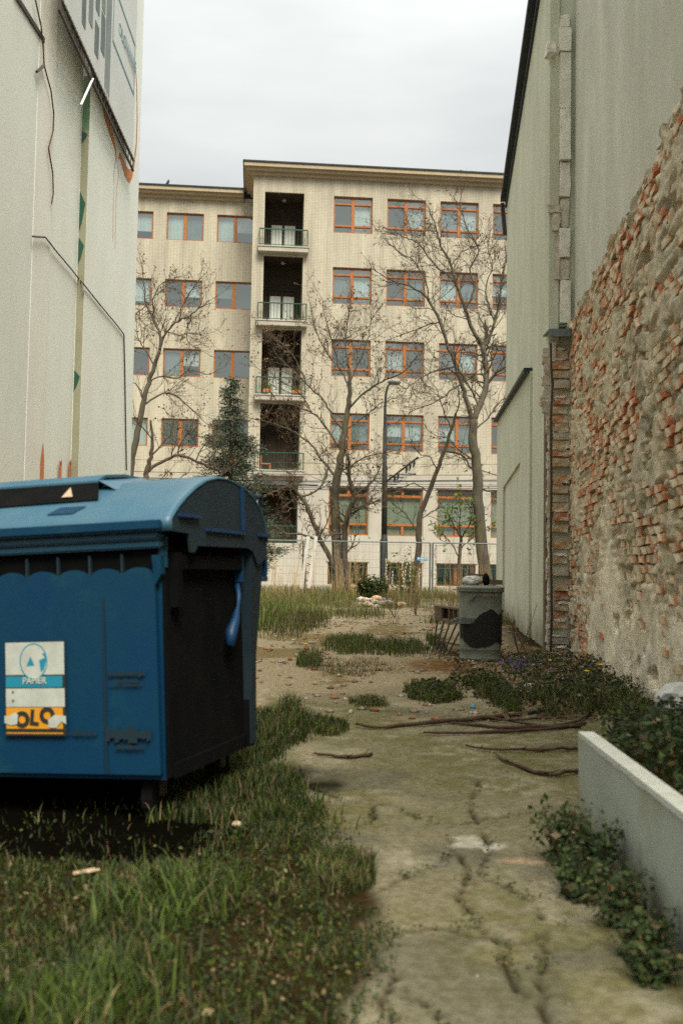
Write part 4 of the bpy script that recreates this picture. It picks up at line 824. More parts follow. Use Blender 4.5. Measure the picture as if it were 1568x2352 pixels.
# ------------------------------------------------------------------ street lamp, wires, fence
LPY = 37.5; lbp = P(880, 1372, LPY); LPZ = 0
lp_ = empty('street_lamp', (lbp.x, LPY, 0), 0, label='tall dark street lamp with a curved neck behind the fence', cat='street lamp')
def lq(u, v): p = P(u, v, LPY); return (p.x-lbp.x, 0, p.z)
m_ = MB(); m_.tube([(lq(881, 1400)[0], 0, -.1), lq(881, 1240), lq(882, 1238), lq(882, 1228)], [.155, .145, .12, .12], 14); m_.build('base_section', M['postm'], lp_, smooth=True)
m_ = MB(); m_.tube([lq(882, 1230), lq(883, 1075), lq(883, 1072), lq(883.5, 985), lq(883.5, 982), lq(884, 935), lq(886, 905), lq(890, 888), lq(896, 880), lq(901, 878)], [.11, .10, .085, .075, .06, .05, .045, .04, .035, .035], 12); m_.build('pole', M['postm'], lp_, smooth=True)
m_ = MB(); c_ = lq(905, 878); R_ = .155; m_.tube([(c_[0], 0, c_[2]-.11), (c_[0], 0, c_[2]-.08), (c_[0], 0, c_[2]), (c_[0], 0, c_[2]+.07), (c_[0], 0, c_[2]+.11)], [.07, .2, .27, .2, .05], 16); m_.build('lamp_head', M['lampm'], lp_, smooth=True)
m_ = MB(); a = Vector(lq(884, 1108)); b = Vector(lq(955, 1057)); b.y = -1.0; m_.tube([a, b], .035, 8); arm = m_.build('bracket_arm', M['postm'], lp_)
for t in (.32, .42, .68, .78, .9): m_ = MB(); p_ = a.lerp(b, t); m_.tube([p_, p_+Vector((-.02, 0, -.12)), p_+Vector((-.03, 0, -.2)), p_+Vector((-.05, 0, -.3))], [.02, .05, .03, .02], 6); m_.build('insulator', M['wire'], arm)
wn = 0
for (va, vb, Yw, th) in ((1078, 1090, 40, .012), (1093, 1105, 40, .012), (1098, 1100, 41, .02), (1104, 1117, 41, .014), (1108, 1121, 42, .014), (1112, 1125, 42, .014), (1088, 1116, 39, .01), (1050, 1066, 43, .01)):
    pts = []
    for i in range(13):
        t = i/12; u = 100+1250*t; v = va+(vb-va)*t+6*math.sin(math.pi*t); pts.append(P(u, v, Yw))
    q = MB(); q.tube(pts, th, 4); wn += 1
    dsc = ['uppermost', 'second', 'third, thicker', 'fourth', 'fifth', 'sixth', 'slanting', 'faint high'][wn-1]
    q.build('overhead_wire', M['wire'], None, label='%s overhead tram wire in front of the far building' % dsc, cat='wire', group='overhead tram wires')
for i, (u, v, w_, Yw) in enumerate(((910, 1095, 34, 40), (900, 1105, 38, 41), (890, 1110, 44, 42), (905, 1101, 40, 41), (932, 1089, 28, 40), (505, 1102, 26, 40), (640, 1107, 60, 41), (710, 1112, 40, 41), (480, 1099, 30, 40), (945, 1087, 18, 40))):
    a = P(u-w_/2, v, Yw-.05); b = P(u+w_/2, v+2, Yw-.05); q = MB(); q.tube([a, a.lerp(b, .05), a.lerp(b, .95), b], [.02, .045, .045, .02], 6); q.build('section_insulator', M['greyinsul'], None, label='grey bar insulator on the tram wires %s' % ['just right of the lamp post, upper', 'right of the lamp post, middle', 'right of the lamp post, lowest', 'right of the lamp post, second', 'by the bracket arm', 'above the blue container lid, before the spruce', 'left of the loggia base', 'below the lowest loggia railing', 'left of the spruce', 'under the tip of the bracket arm'][i], cat='insulator', group='insulators on the tram wires')
FY = 34.0
def fence_panel(u0, u1, label):
    a = P(u0, 1380, FY); b = P(u1, 1380, FY); W = b.x-a.x; H_ = 2.03
    f = empty('mesh_fence', (a.x, FY, 0), 0, label=label, cat='fence', group='mobile mesh fence panels behind the lot')
    for x in (0, W): q = MB(); q.tube([(x, 0, -.05), (x, 0, H_)], .03, 8); q.build('post', M['galv'], f)
    q = MB(); q.tube([(0, 0, H_), (W, 0, H_)], .022, 8); q.build('top_rail', M['galv'], f)
    q = MB(); q.tube([(0, 0, .12), (W, 0, .12)], .022, 8); q.build('bottom_rail', M['galv'], f)
    q = MB()
    for i in range(1, int(W/.12)): x = i*.12; q.bar((x, 0, .12), (x, 0, H_), .0035, .0035, up=(0, 1, 0))
    for i in range(1, 8): q.bar((0, .006, .12+i*.26), (W, .006, .12+i*.26), .006, .006)
    q.build('wire_mesh', M['galv'], f); return f
fence_panel(430, 694, 'mesh fence panel left of the leaning lattice, half behind the container')
fence_panel(700, 986, 'mesh fence panel spanning in front of the lamp post')
fence_panel(992, 1280, 'mesh fence panel between the blue sign and the right wall')
sgp = P(969, 1284, FY-.05); sg = MB(); sg.box(-.18, .18, -.004, .004, -.055, .055); so2 = sg.build('fence_sign', M['signblue'], None, loc=sgp, rot=(0, .02, 0), label='small blue fence company sign with white lettering on the mesh fence', cat='sign')
me = text_mesh('3P FENCE', .075, .02); o = link('lettering', me, so2, (0, -.006, .012), (math.pi/2, 0, 0), m=M['white'])
me = text_mesh('www.3pfence.sk', .03, 0); o = link('lettering', me, so2, (0, -.006, -.036), (math.pi/2, 0, 0), m=M['white'])
# leaning lattice
LB0, LB1 = P(692, 1352, 33.6), P(708, 1232, 33.8); LB2, LB3 = P(709, 1352, 33.6), P(726, 1232, 33.8)
lt = empty('leaning_lattice', tuple(LB0), 0, label='pale metal lattice ladder leaning on the fence', cat='ladder'); lo2 = -LB0
for a, b in ((LB0, LB1), (LB2, LB3)): q = MB(); q.bar(a, b, .11, .04); q.build('rail', M['ladder'], lt, loc=lo2)
for i in range(13):
    t = (i+.5)/13; p0 = LB0.lerp(LB1, t); p1 = LB2.lerp(LB3, t+(.05 if i % 2 else -.05)); q = MB(); q.bar(p0, p1, .025, .02); q.build('rung', M['dmetal'] if i < 10 else M['ladder'], lt, loc=lo2)

# ------------------------------------------------------------------ trees
def rv(s=1): return Vector((random.gauss(0, s), random.gauss(0, s), random.gauss(0, s)))
def smooth_pts(pts, k=4):
    out_ = []; n = len(pts)
    for i in range(n-1):
        p0 = pts[max(i-1, 0)]; p1 = pts[i]; p2 = pts[i+1]; p3 = pts[min(i+2, n-1)]
        for j in range(k):
            t = j/k; out_.append(.5*((2*p1)+(p2-p0)*t+(2*p0-5*p1+4*p2-p3)*t*t+(3*p1-p0-3*p2+p3)*t**3))
    return out_+[pts[-1]]
def tree(name, label, cat, limbs, Y, bark, twigd=.3, tl=1.0, buds=.6, budm='bud', lv=3, up=.25, group=None, bs=.035, thin=.012, spawn_from=1, crownY=1.6):
    # limbs: (pixel polyline, radius0, radius1); first one is the trunk
    base = P(*limbs[0][0][0], Y); base.z = 0
    root = empty(name, tuple(base), 0, label=label, cat=cat, group=group); off = -base
    tk = MB(); tw_ = MB(); bu = MB(); dy_at = {}
    lim3 = []
    for li, (pp, r0, r1) in enumerate(limbs):
        key = pp[0]; d0 = 0; r0 *= .88; r1 *= .88
        if li:
            best = min(((abs(q[0]-key[0])+abs(q[1]-key[1]), d) for q, d in dy_at.items()), default=(0, 0)); d0 = best[1]; r0 *= .9
        dd = random.uniform(-1, 1)*crownY/ max(1, len(pp)) if li else 0
        ps = []
        for i, q in enumerate(pp):
            d = d0+dd*i; dy_at[q] = d; ps.append(P(q[0], q[1], Y+d))
        ps = smooth_pts(ps, 4); n = len(ps); rr = [r0+(r1-r0)*(i/(n-1)) for i in range(n)]
        if li == 0: rr[0] *= 1.35; rr[1] *= 1.15; ps[0].z = min(ps[0].z, -.05)
        ps = [p+(rv(.018) if 0 < i < n-1 else Vector()) for i, p in enumerate(ps)]
        tk.tube(ps, rr, 9 if r0 > .06 else 6); lim3.append((ps, rr, li))
    def twig(p, d, ln, r, lev):
        n = 5 if lev == 0 else (4 if lev == 1 else 3); pts = [p]; cur = p; dirs = [d]
        for i in range(n):
            d = (d+rv(.22)+Vector((0, 0, up*.35))).normalized(); cur = cur+d*(ln/n); pts.append(cur); dirs.append(d)
        rr = [max(r*(1-.75*i/n), .0035) for i in range(n+1)]; tw_.tube(pts, rr, 4 if lev == 0 else 3, False)
        if lev < lv-1:
            m = max(1, int(ln/(.17+.05*lev)*random.uniform(.7, 1.2)))
            for _ in range(m):
                t = random.uniform(.15, 1); i = min(int(t*n), n-1); q = pts[i].lerp(pts[i+1], t*n-i); ax = rv(1).cross(dirs[i+1]).normalized()
                nd = (Matrix.Rotation(random.uniform(.45, 1.1), 3, ax) @ dirs[i+1]).normalized(); twig(q, nd, ln*random.uniform(.3, .6), r*.55, lev+1)
        if lev >= 1 and random.random() < buds:
            for q in (pts[-1], pts[-2]):
                a = rv(bs); b = rv(bs); c = q+rv(.02); bu.quad(c, c+a, c+a+b, c+b)
    for ps, rr, li in lim3:
        if li < spawn_from: 
            continue
        tot = sum((ps[i+1]-ps[i]).length for i in range(len(ps)-1)); cnt = int(tot/twigd)
        for _ in range(cnt):
            t = random.uniform(.12, 1)**.8; i = min(int(t*(len(ps)-1)), len(ps)-2); q = ps[i]; dd = (ps[i+1]-ps[i]).normalized(); ax = rv(1).cross(dd).normalized()
            nd = (Matrix.Rotation(random.uniform(.5, 1.2), 3, ax) @ dd).normalized(); nd.y *= .8
            twig(q, nd, tl*random.uniform(.5, 1.3)*(1.15-.45*t), max(rr[i]*.35, thin), 0)
        dd = (ps[-1]-ps[-2]).normalized(); twig(ps[-1], dd, tl*.9, rr[-1]*.9, 0)
    tk.build('trunk', M[bark], root, loc=off, smooth=True); tw_.build('crown', M['twig'] if bark == 'bark' else M['barkd'], root, loc=off)
    if bu.v: bu.build('buds', M[budm], root, loc=off, kind='stuff')
    return root
tree('bare_tree', 'largest bare tree with thick grey trunk forking near the right wall', 'tree', [
 ([(1117,1345),(1106,1240),(1096,1150),(1095,1080),(1086,1010),(1087,965)], .25, .16),
 ([(1087,965),(1103,925),(1114,885),(1115,840),(1109,795)], .145, .11),
 ([(1087,968),(1070,920),(1060,880),(1046,840),(1030,800),(1010,740),(985,690),(955,665),(925,652),(888,640)], .11, .025),
 ([(1109,795),(1085,760),(1068,710),(1050,660),(1035,610),(1012,565),(1000,520),(985,480)], .10, .02),
 ([(1109,795),(1122,780),(1135,740),(1144,700),(1152,640),(1160,600)], .08, .03),
 ([(1050,660),(1030,635),(990,600),(960,560),(930,545),(905,530)], .045, .015),
 ([(1068,710),(1088,665),(1080,620),(1098,575),(1085,545),(1064,505),(1055,470)], .05, .015),
 ([(1035,610),(1060,580),(1100,560),(1120,540)], .03, .012),
 ([(1115,885),(1135,860),(1157,845),(1185,842)], .07, .04),
 ([(1060,880),(1025,905),(995,925),(955,940)], .05, .018),
 ([(1046,840),(1000,852),(960,870),(930,900)], .045, .015),
 ([(1010,740),(985,745),(950,760),(905,775)], .035, .015),
 ([(1135,740),(1120,700),(1115,660),(1130,610),(1120,570)], .04, .015),
 ([(985,690),(975,640),(950,600),(915,580),(895,560)], .035, .012),
 ([(1096,1060),(1060,1040),(1030,1010),(1000,1000)], .05, .015),
 ([(1087,990),(1120,960),(1140,930),(1165,910)], .045, .02),
 ([(1096,1120),(1125,1130),(1140,1145)], .05, .02)], 34.6, 'bark', .17, 1.25, .6, bs=.024)
tree('bare_tree', 'wide bare tree with two joined trunks in front of the middle windows', 'tree', [
 ([(778,1362),(772,1240),(768,1150),(773,1095),(784,1040),(790,990),(799,940),(803,890),(801,845)], .24, .07),
 ([(797,1362),(791,1250),(797,1190),(812,1140),(803,1100),(801,1068)], .17, .06),
 ([(776,1315),(742,1250),(716,1190),(692,1142),(668,1120),(655,1118)], .13, .04),
 ([(692,1142),(728,1125),(746,1100),(752,1075)], .06, .03),
 ([(742,1250),(700,1230),(655,1225)], .07, .03),
 ([(773,1095),(742,1060),(716,1022),(680,995),(640,978),(600,965)], .07, .02),
 ([(784,1040),(752,985),(716,948),(672,930),(622,928)], .06, .02),
 ([(790,990),(762,955),(742,920),(702,880),(672,850),(642,822)], .06, .02),
 ([(799,940),(845,895),(888,872),(930,852),(962,810)], .05, .02),
 ([(803,890),(782,850),(762,790),(750,740),(742,705)], .045, .015),
 ([(803,880),(828,825),(846,770),(852,725)], .04, .015),
 ([(801,845),(793,790),(798,740),(805,700)], .04, .012),
 ([(790,990),(830,960),(870,930),(905,915)], .04, .015),
 ([(773,1090),(820,1060),(860,1045),(905,1035)], .045, .015),
 ([(702,880),(680,830),(650,790),(620,770)], .035, .012),
 ([(716,948),(690,905),(655,880),(610,862)], .03, .012),
 ([(812,1140),(850,1110),(870,1080)], .05, .02),
 ([(782,850),(745,800),(720,745),(712,700)], .03, .012)], 37.0, 'bark', .16, 1.15, .75, bs=.028)
tree('bare_tree', 'slender dark tree leaning right between lamp post and big tree', 'tree', [
 ([(957,1375),(957,1300),(963,1245),(962,1195),(984,1130),(1004,1080),(1020,1035),(1036,985),(1046,950)], .15, .05),
 ([(1020,1035),(1060,1045),(1085,1075),(1120,1085)], .05, .02), ([(1036,985),(1020,950),(1010,915),(1000,890)], .035, .015), ([(1046,950),(1055,915),(1045,880)], .035, .012),
 ([(984,1130),(950,1110),(925,1120),(900,1118)], .03, .012), ([(963,1230),(930,1180),(905,1160),(890,1140)], .035, .012), ([(1004,1080),(985,1050),(960,1040),(940,1000)], .03, .012), ([(962,1195),(1000,1170),(1030,1160)], .03, .012)], 36.0, 'barkd', .22, .95, .3)
tree('leafy_sapling', 'small sapling with yellow green young leaves right of the blue sign', 'tree', [
 ([(1057,1352),(1055,1290),(1058,1235)], .09, .06), ([(1058,1235),(1038,1200),(1020,1170)], .04, .015), ([(1058,1235),(1078,1205),(1085,1165)], .04, .015), ([(1055,1260),(1080,1240),(1120,1210)], .03, .012), ([(1058,1235),(1055,1190),(1060,1140)], .03, .01), ([(1055,1280),(1030,1240),(1008,1225)], .03, .01)], 35.2, 'barkd', .12, .6, .95, 'gbud', bs=.045)
tree('bare_tree', 'tall bare tree at the left edge of the far building beside the white wall', 'tree', [
 ([(292,1300),(298,1100),(306,1040),(318,980),(330,930),(341,880),(355,840),(367,805)], .16, .07),
 ([(367,805),(368,770),(353,732),(337,702),(331,660),(328,625)], .07, .018), ([(367,800),(384,762),(410,738),(440,722),(470,700),(482,690)], .055, .018),
 ([(353,732),(352,690),(372,650),(400,640)], .035, .012), ([(341,880),(372,862),(405,870),(440,850),(470,860)], .04, .015), ([(330,930),(368,905),(402,908),(440,938),(462,962)], .05, .018), ([(330,925),(320,890),(305,880)], .04, .02),
 ([(355,840),(330,800),(315,770),(305,740)], .035, .012), ([(410,738),(420,700),(445,660),(460,640)], .03, .012), ([(384,762),(415,770),(450,765),(480,780)], .03, .012), ([(337,702),(315,720),(300,745)], .03, .012), ([(440,722),(430,780),(455,800)], .025, .012)], 35.5, 'bark', .16, 1.05, .6, bs=.026)
tree('gnarled_tree', 'low dark gnarled tree behind the blue container lid', 'tree', [
 ([(332,1300),(335,1120),(337,1085),(346,1050),(351,1010),(346,965)], .14, .04), ([(337,1085),(372,1060),(410,1046),(450,1058),(482,1072),(492,1045)], .08, .03), ([(346,1050),(380,1010),(400,990),(395,950)], .045, .015), ([(351,1010),(325,980),(310,960)], .035, .012), ([(410,1046),(420,1010),(445,990)], .035, .012), ([(450,1058),(470,1020),(500,1010)], .03, .012), ([(482,1072),(520,1080),(545,1060)], .03, .012), ([(335,1110),(380,1100),(430,1108)], .05, .02)], 34.5, 'barkd', .12, .75, .3)
# spruce
sp = P(527, 1100, 39.5); sp.z = 0; con = empty('spruce_tree', tuple(sp), 0, label='blue green spruce standing before the left wing of the far building', cat='tree')
top = P(523, 862, 39.5).z; m_ = MB(); m_.tube([(0, 0, -.1), (.05, 0, top*.5), (-.05, 0, top)], [.16, .1, .01], 8); m_.build('trunk', M['barkd'], con)
nd = []; wd_ = MB()
for k in range(430):
    t = random.random()**.8; z = top-.1-t*(top-1.4); rad = .15+1.25*min(1, t*1.9)**.9*random.uniform(.45, 1.1)*(1.05+.3*math.sin(z*3.1+math.sin(z*1.3)*2))
    a = random.uniform(0, 2*math.pi); rad *= 1+.28*math.cos(a)*(t > .7)
    d = Vector((math.cos(a), math.sin(a), 0)); st_ = Vector((0, 0, z)); tip = st_+d*rad+Vector((0, 0, -.12*rad+.05)); mid = st_.lerp(tip, .5)+Vector((0, 0, -.12*rad)); wd_.tube([st_, mid, tip], [.018, .012, .005], 3, False)
    nn_ = int(20+60*rad)
    for j in range(nn_):
        s = random.uniform(.25, 1.05); p_ = st_.lerp(mid, s*2) if s < .5 else mid.lerp(tip, s*2-1); p_ = p_+Vector((random.gauss(0, .09), random.gauss(0, .09), random.gauss(-.03, .05)))*(.5+s)
        nd.append((p_, d+rv(.45)))
nv = MB()
for p_, dr in nd:
    dr.normalize(); L_ = random.uniform(.07, .14); s_ = dr.cross(rv(1)).normalized()*.018; nv.add([p_-s_, p_+s_, p_+dr*L_+s_*.4, p_+dr*L_-s_*.4], [(0, 1, 2, 3)])
wd_.build('branches', M['barkd'], con); nv.build('needles', M['needle'], con)

# ------------------------------------------------------------------ vegetation on the ground
def blades(n, xy, h, width, col, lean=.45, name='grass', jit=.25, dark=None, stuff=True):
    n = len(xy); z = gheight(xy[:, 0], xy[:, 1]); b = np.stack([xy[:, 0], xy[:, 1], z-.01], -1)
    hh = h*(.45+.9*rng.random(n)); a = rng.random(n)*2*np.pi; ld = np.stack([np.cos(a), np.sin(a), np.zeros(n)], -1)*(hh*lean*rng.random(n)**.6)[:, None]
    a2 = a+np.pi/2+rng.normal(0, .5, n); s = np.stack([np.cos(a2), np.sin(a2), np.zeros(n)], -1)*(width*(.6+.8*rng.random(n)))[:, None]
    m1 = b+ld*.25+np.array([0, 0, 1])*(hh*.5)[:, None]; m2 = b+ld*.65+np.array([0, 0, 1])*(hh*.82)[:, None]; tp = b+ld*1.15+np.array([0, 0, 1])*(hh*.96)[:, None]
    V = np.stack([b-s/2, b+s/2, m1-s*.45, m1+s*.45, m2-s*.28, m2+s*.28, tp], 1).reshape(-1, 3)
    o = (np.arange(n)*7)[:, None, None]; T = np.array([[0, 1, 3], [0, 3, 2], [2, 3, 5], [2, 5, 4], [4, 5, 6]])[None]+o
    c = col[:, None, :]*np.ones((1, 7, 1)); return V, T.reshape(-1, 3), c.reshape(-1, 3)
def leaves(p, size, col, flat=.5):
    n = len(p); a = rng.normal(0, 1, (n, 3)); a[:, 2] *= flat; a /= np.linalg.norm(a, axis=1)[:, None]; b = rng.normal(0, 1, (n, 3)); b -= (b*a).sum(1)[:, None]*a; b /= np.linalg.norm(b, axis=1)[:, None]
    L_ = (size*(.6+.8*rng.random(n)))[:, None]; V = np.stack([p, p+a*L_*.5+b*L_*.32, p+a*L_, p+a*L_*.5-b*L_*.32], 1).reshape(-1, 3)
    o = (np.arange(n)*4)[:, None, None]; T = np.array([[0, 1, 2], [0, 2, 3]])[None]+o; return V, T.reshape(-1, 3), (col[:, None, :]*np.ones((1, 4, 1))).reshape(-1, 3)
def stuffmesh(name, chunks, m, **k):
    V = []; T = []; C_ = []; o = 0
    for v, t, c in chunks: V.append(v); T.append(t+o); C_.append(c); o += len(v)
    return link(name, npmesh(name, np.concatenate(V), np.concatenate(T), np.concatenate(C_)), m=m, **k)
GREENS = np.array([[.022, .045, .004], [.040, .066, .005], [.012, .026, .004], [.070, .098, .008], [.030, .040, .008]])
DRY = np.array([[.20, .14, .065], [.15, .10, .04], [.26, .19, .10], [.10, .06, .025]])
def cols(n, dry=.15, pal=GREENS):
    c = pal[rng.integers(0, len(pal), n)].copy(); d = rng.random(n) < dry; c[d] = DRY[rng.integers(0, 4, d.sum())]; return c*(.75+.5*rng.random((n, 1)))
def pick(n, x0, x1, y0, y1, f): 
    x = x0+(x1-x0)*rng.random(n); y = y0+(y1-y0)*rng.random(n); k = rng.random(n) < f(x, y); return np.stack([x[k], y[k]], -1)
def ell(cx, cy, rx, ry):
    return lambda x, y: np.clip(1.5*(1-((x-cx)/rx)**2-((y-cy)/ry)**2)+2.6*(fbm(x*4.5, y*4.5, 201)-.55), 0, 1)
front = []; 
def frontmask(x, y):   # grass left of the path, below the container
    left = leftedge(y)
    return sst(.10, -.12, x-left+.35*(fbm(x*2.5, y*2.5, 203)-.5))
def clump(x, y): return sst(.40, .56, fbm(x*3.2, y*3.2, 205))
xy = pick(130000, -2.6, .3, 1.7, 4.6, lambda x, y: frontmask(x, y)*(.16+.84*clump(x, y))*(.45+.55*sst(-.2, -.7, x-.2*(y-3)))*(1-.97*sst(3.35, 3.85, y+.8*(fbm(x*4, y*4, 51)-.5))*sst(-.35, -.55, x+.4*(fbm(x*3, y*3, 53)-.5))))
front.append(blades(0, xy, .042, .0036, cols(len(xy), .16), .8))
xy = pick(15000, -2.2, -.25, 1.7, 3.45, lambda x, y: sst(.45, .6, fbm(x*2.1, y*2.1, 207))*sst(-.25, -.6, x-.35*(y-2.6))); front.append(blades(0, xy, .10, .0055, cols(len(xy), .06, np.array([[.05, .082, .006], [.085, .125, .012], [.025, .045, .006]])), 1.0))
xy = pick(26000, -.8, .25, 4.2, 7.4, lambda x, y: frontmask(x, y)*np.clip(clump(x, y)+.25, 0, 1)); front.append(blades(0, xy, .075, .006, cols(len(xy), .12), .6))
# short weeds with small leaves mixed in
def weed(cx, cy, rx, ry, n, h, size, dry=.1, pal=GREENS):
    xy = pick(n, cx-rx, cx+rx, cy-ry, cy+ry, ell(cx, cy, rx, ry)); z = gheight(xy[:, 0], xy[:, 1]); d = np.clip(1-((xy[:, 0]-cx)/rx)**2-((xy[:, 1]-cy)/ry)**2, .1, 1)
    p = np.stack([xy[:, 0], xy[:, 1], z+h*d*rng.random(len(xy))], -1); return leaves(p, size, cols(len(xy), dry, pal))
xy = pick(52000, -2.4, .2, 1.8, 4.4, lambda x, y: frontmask(x, y)*.6*(1-.97*sst(3.35, 3.85, y+.8*(fbm(x*4, y*4, 51)-.5))*sst(-.35, -.55, x+.4*(fbm(x*3, y*3, 53)-.5)))); p = np.stack([xy[:, 0], xy[:, 1], gheight(xy[:, 0], xy[:, 1])+.02*rng.random(len(xy))], -1); front.append(leaves(p, .015, cols(len(xy), .10)))
xy = pick(9000, -.6, .5, 1.9, 5.4, lambda x, y: sst(.16, .0, np.abs(x-leftedge(y)+.05))*sst(.42, .6, fbm(x*6, y*6, 209))); p = np.stack([xy[:, 0], xy[:, 1], gheight(xy[:, 0], xy[:, 1])+.03*rng.random(len(xy))], -1)
front.append(leaves(p, .013, cols(len(p), .12))); front.append(blades(0, xy[:1500], .035, .003, cols(min(1500, len(xy)), .15), .8))
kq = crk < .03; kx = X[kq & (PM > .8)]; ky = Y[kq & (PM > .8)]; ii = rng.integers(0, len(kx), 1500); xy = np.stack([kx[ii]+rng.normal(0, .008, 1500), ky[ii]+rng.normal(0, .008, 1500)], -1); xy = xy[fbm(xy[:, 0]*5, xy[:, 1]*5, 213) > .56]
front.append(leaves(np.stack([xy[:, 0], xy[:, 1], gheight(xy[:, 0], xy[:, 1])+.012*rng.random(len(xy))], -1), .012, cols(len(xy), .2)))
stuffmesh('grass', front, M['grass'], kind='stuff', label='patchy grass and weeds left of the concrete path', cat='grass')
def patchpx(u0, v0, u1, v1):
    a = G((u0+u1)/2, (v0+v1)/2); l_ = G(u0, (v0+v1)/2); r_ = G(u1, (v0+v1)/2); t = G((u0+u1)/2, v0); b_ = G((u0+u1)/2, v1); return a.x, (t.y+b_.y)/2, (r_.x-l_.x)/2, (t.y-b_.y)/2
def tuft(u0, v0, u1, v1, n, h, wd, dry=.1, hl=0, pal=GREENS*1.35):
    n = int(n*.62); h *= .9; wd *= .85; dry += .1
    cx, cy, rx, ry = patchpx(u0, v0, u1, v1); xy = pick(n, cx-rx, cx+rx, cy-ry, cy+ry, ell(cx, cy, rx, ry)); return blades(0, xy, h, wd, cols(len(xy), dry, pal), .6)
PK = []
PK += [tuft(735, 1465, 880, 1508, 9000, .13, .008, .1), tuft(830, 1470, 1005, 1512, 8000, .12, .008, .12), tuft(680, 1510, 930, 1560, 9000, .045, .006, .45), tuft(795, 1602, 895, 1634, 5000, .06, .006, .15), tuft(925, 1575, 1065, 1622, 7000, .10, .007, .12), tuft(1100, 1575, 1190, 1640, 7000, .12, .006, .08), tuft(680, 1500, 740, 1545, 1500, .16, .008, .1),
       tuft(585, 1405, 760, 1470, 9000, .20, .010, .25), tuft(600, 1620, 700, 1720, 6000, .13, .007, .08), tuft(690, 1655, 808, 1692, 5000, .07, .006, .1), tuft(700, 1960, 860, 2060, 6000, .07, .005, .2), tuft(985, 1470, 1020, 1500, 1500, .18, .008), tuft(1200, 1590, 1420, 1655, 9000, .13, .007, .25), tuft(1340, 1600, 1480, 1670, 6000, .15, .007, .15), tuft(560, 1760, 690, 1800, 4000, .05, .005, .25), tuft(620, 1850, 750, 1885, 3500, .045, .005, .2)]
stuffmesh('grass_tufts', PK, M['grass'], kind='stuff', label='separate green tufts scattered over the sandy yard', cat='grass')
# tall dry and green grass at the back
BKG = []
def zone(n, x0, x1, y0, y1, f, h, wd, dry, pal=None):
    xy = pick(n, x0, x1, y0, y1, f); return blades(0, xy, h, wd, cols(len(xy), dry, GREENS*1.9)*1.25, .5)
GREENB = GREENS*1.9
BKG.append(zone(17000, -6, 1.0, 21, 33, lambda x, y: sst(.42, .58, fbm(x*.5+4, y*.35, 211))*.7+.5*sst(0, -2.5, x), .28, .010, .35))
BKG.append(zone(12000, -6, 6, 27, 33.5, lambda x, y: sst(.38, .6, fbm(x*1.2, y*.6, 217)), .40, .008, .6)); BKG.append(zone(9000, -3.5, -1.0, 17, 24, lambda x, y: sst(-1.0, -1.8, x+.5*(fbm(x, y, 5)-.5)), .32, .012, .2))
BKG.append(zone(9000, 1, 5, 20, 28, lambda x, y: sst(.5, .6, fbm(x*.7, y*.6, 215))*.8, .2, .012, .5))
BKG.append(zone(9000, -4, 4, 34, 41, lambda x, y: .7+0*x, .4, .014, .5))
stuffmesh('tall_grass', BKG, M['grass'], kind='stuff', label='tall half dry grass at the back of the yard before the fence', cat='grass')
# litter of small stones, leaves
def pebbles(n, f, x0, x1, y0, y1, s0, s1, col, name, label):
    xy = pick(n, x0, x1, y0, y1, f); n = len(xy); z = gheight(xy[:, 0], xy[:, 1]); s = s0+(s1-s0)*rng.random(n)**3
    oc = np.array([[1, 0, 0], [-1, 0, 0], [0, 1, 0], [0, -1, 0], [0, 0, 1], [0, 0, -1]])[None]*s[:, None, None]*(.6+.7*rng.random((n, 6, 1))); oc[:, :, 2] *= .6
    V = (np.stack([xy[:, 0], xy[:, 1], z+s*.2], -1)[:, None]+oc).reshape(-1, 3); T = np.array([[0, 2, 4], [2, 1, 4], [1, 3, 4], [3, 0, 4], [2, 0, 5], [1, 2, 5], [3, 1, 5], [0, 3, 5]])[None]+(np.arange(n)*6)[:, None, None]
    c = (col[rng.integers(0, len(col), n)]*(.7+.6*rng.random((n, 1))))[:, None, :]*np.ones((1, 6, 1)); return stuffmesh(name, [(V, T.reshape(-1, 3), c.reshape(-1, 3))], M['ground'], kind='stuff', label=label, cat='stones')
pebbles(9000, lambda x, y: .25+.75*sst(.5, .65, fbm(x*1.2, y*.8, 221)), -2.2, 3.2, 7.2, 27, .006, .045, np.array([[.33, .28, .2], [.26, .2, .14], [.38, .34, .28], [.28, .12, .06]]), 'gravel', 'small stones and brick crumbs on the sandy yard')
pebbles(1500, lambda x, y: .5*pathmask(x, y), -2, 1.0, 2.2, 8, .002, .010, np.array([[.16, .14, .10], [.17, .11, .06], [.25, .23, .19]]), 'grit', 'grit and crumbs on the concrete path')
pebbles(1300, lambda x, y: .9+0*x, 1.5, 3.0, 9, 13.2, .008, .05, np.array([[.42, .38, .30], [.36, .2, .1], [.25, .2, .14]]), 'debris', 'plaster and brick debris at the foot of the right wall')
xy = pick(2600, 1.2, 3.0, 7.2, 13.2, lambda x, y: .8+0*x); p = np.stack([xy[:, 0], xy[:, 1], gheight(xy[:, 0], xy[:, 1])+.03*rng.random(len(xy))], -1)
xy2 = pick(260, -2, .1, 2, 3.7, lambda x, y: .8+0*x); p2 = np.stack([xy2[:, 0], xy2[:, 1], gheight(xy2[:, 0], xy2[:, 1])+.02*rng.random(len(xy2))], -1)
stuffmesh('dead_leaves', [leaves(p, .05, cols(len(p), 1.0), .2), leaves(p2[:120], .025, cols(min(120, len(p2)), 1.0), .2)], M['grass'], kind='stuff', label='brown dead leaves lying by the right wall', cat='leaves')
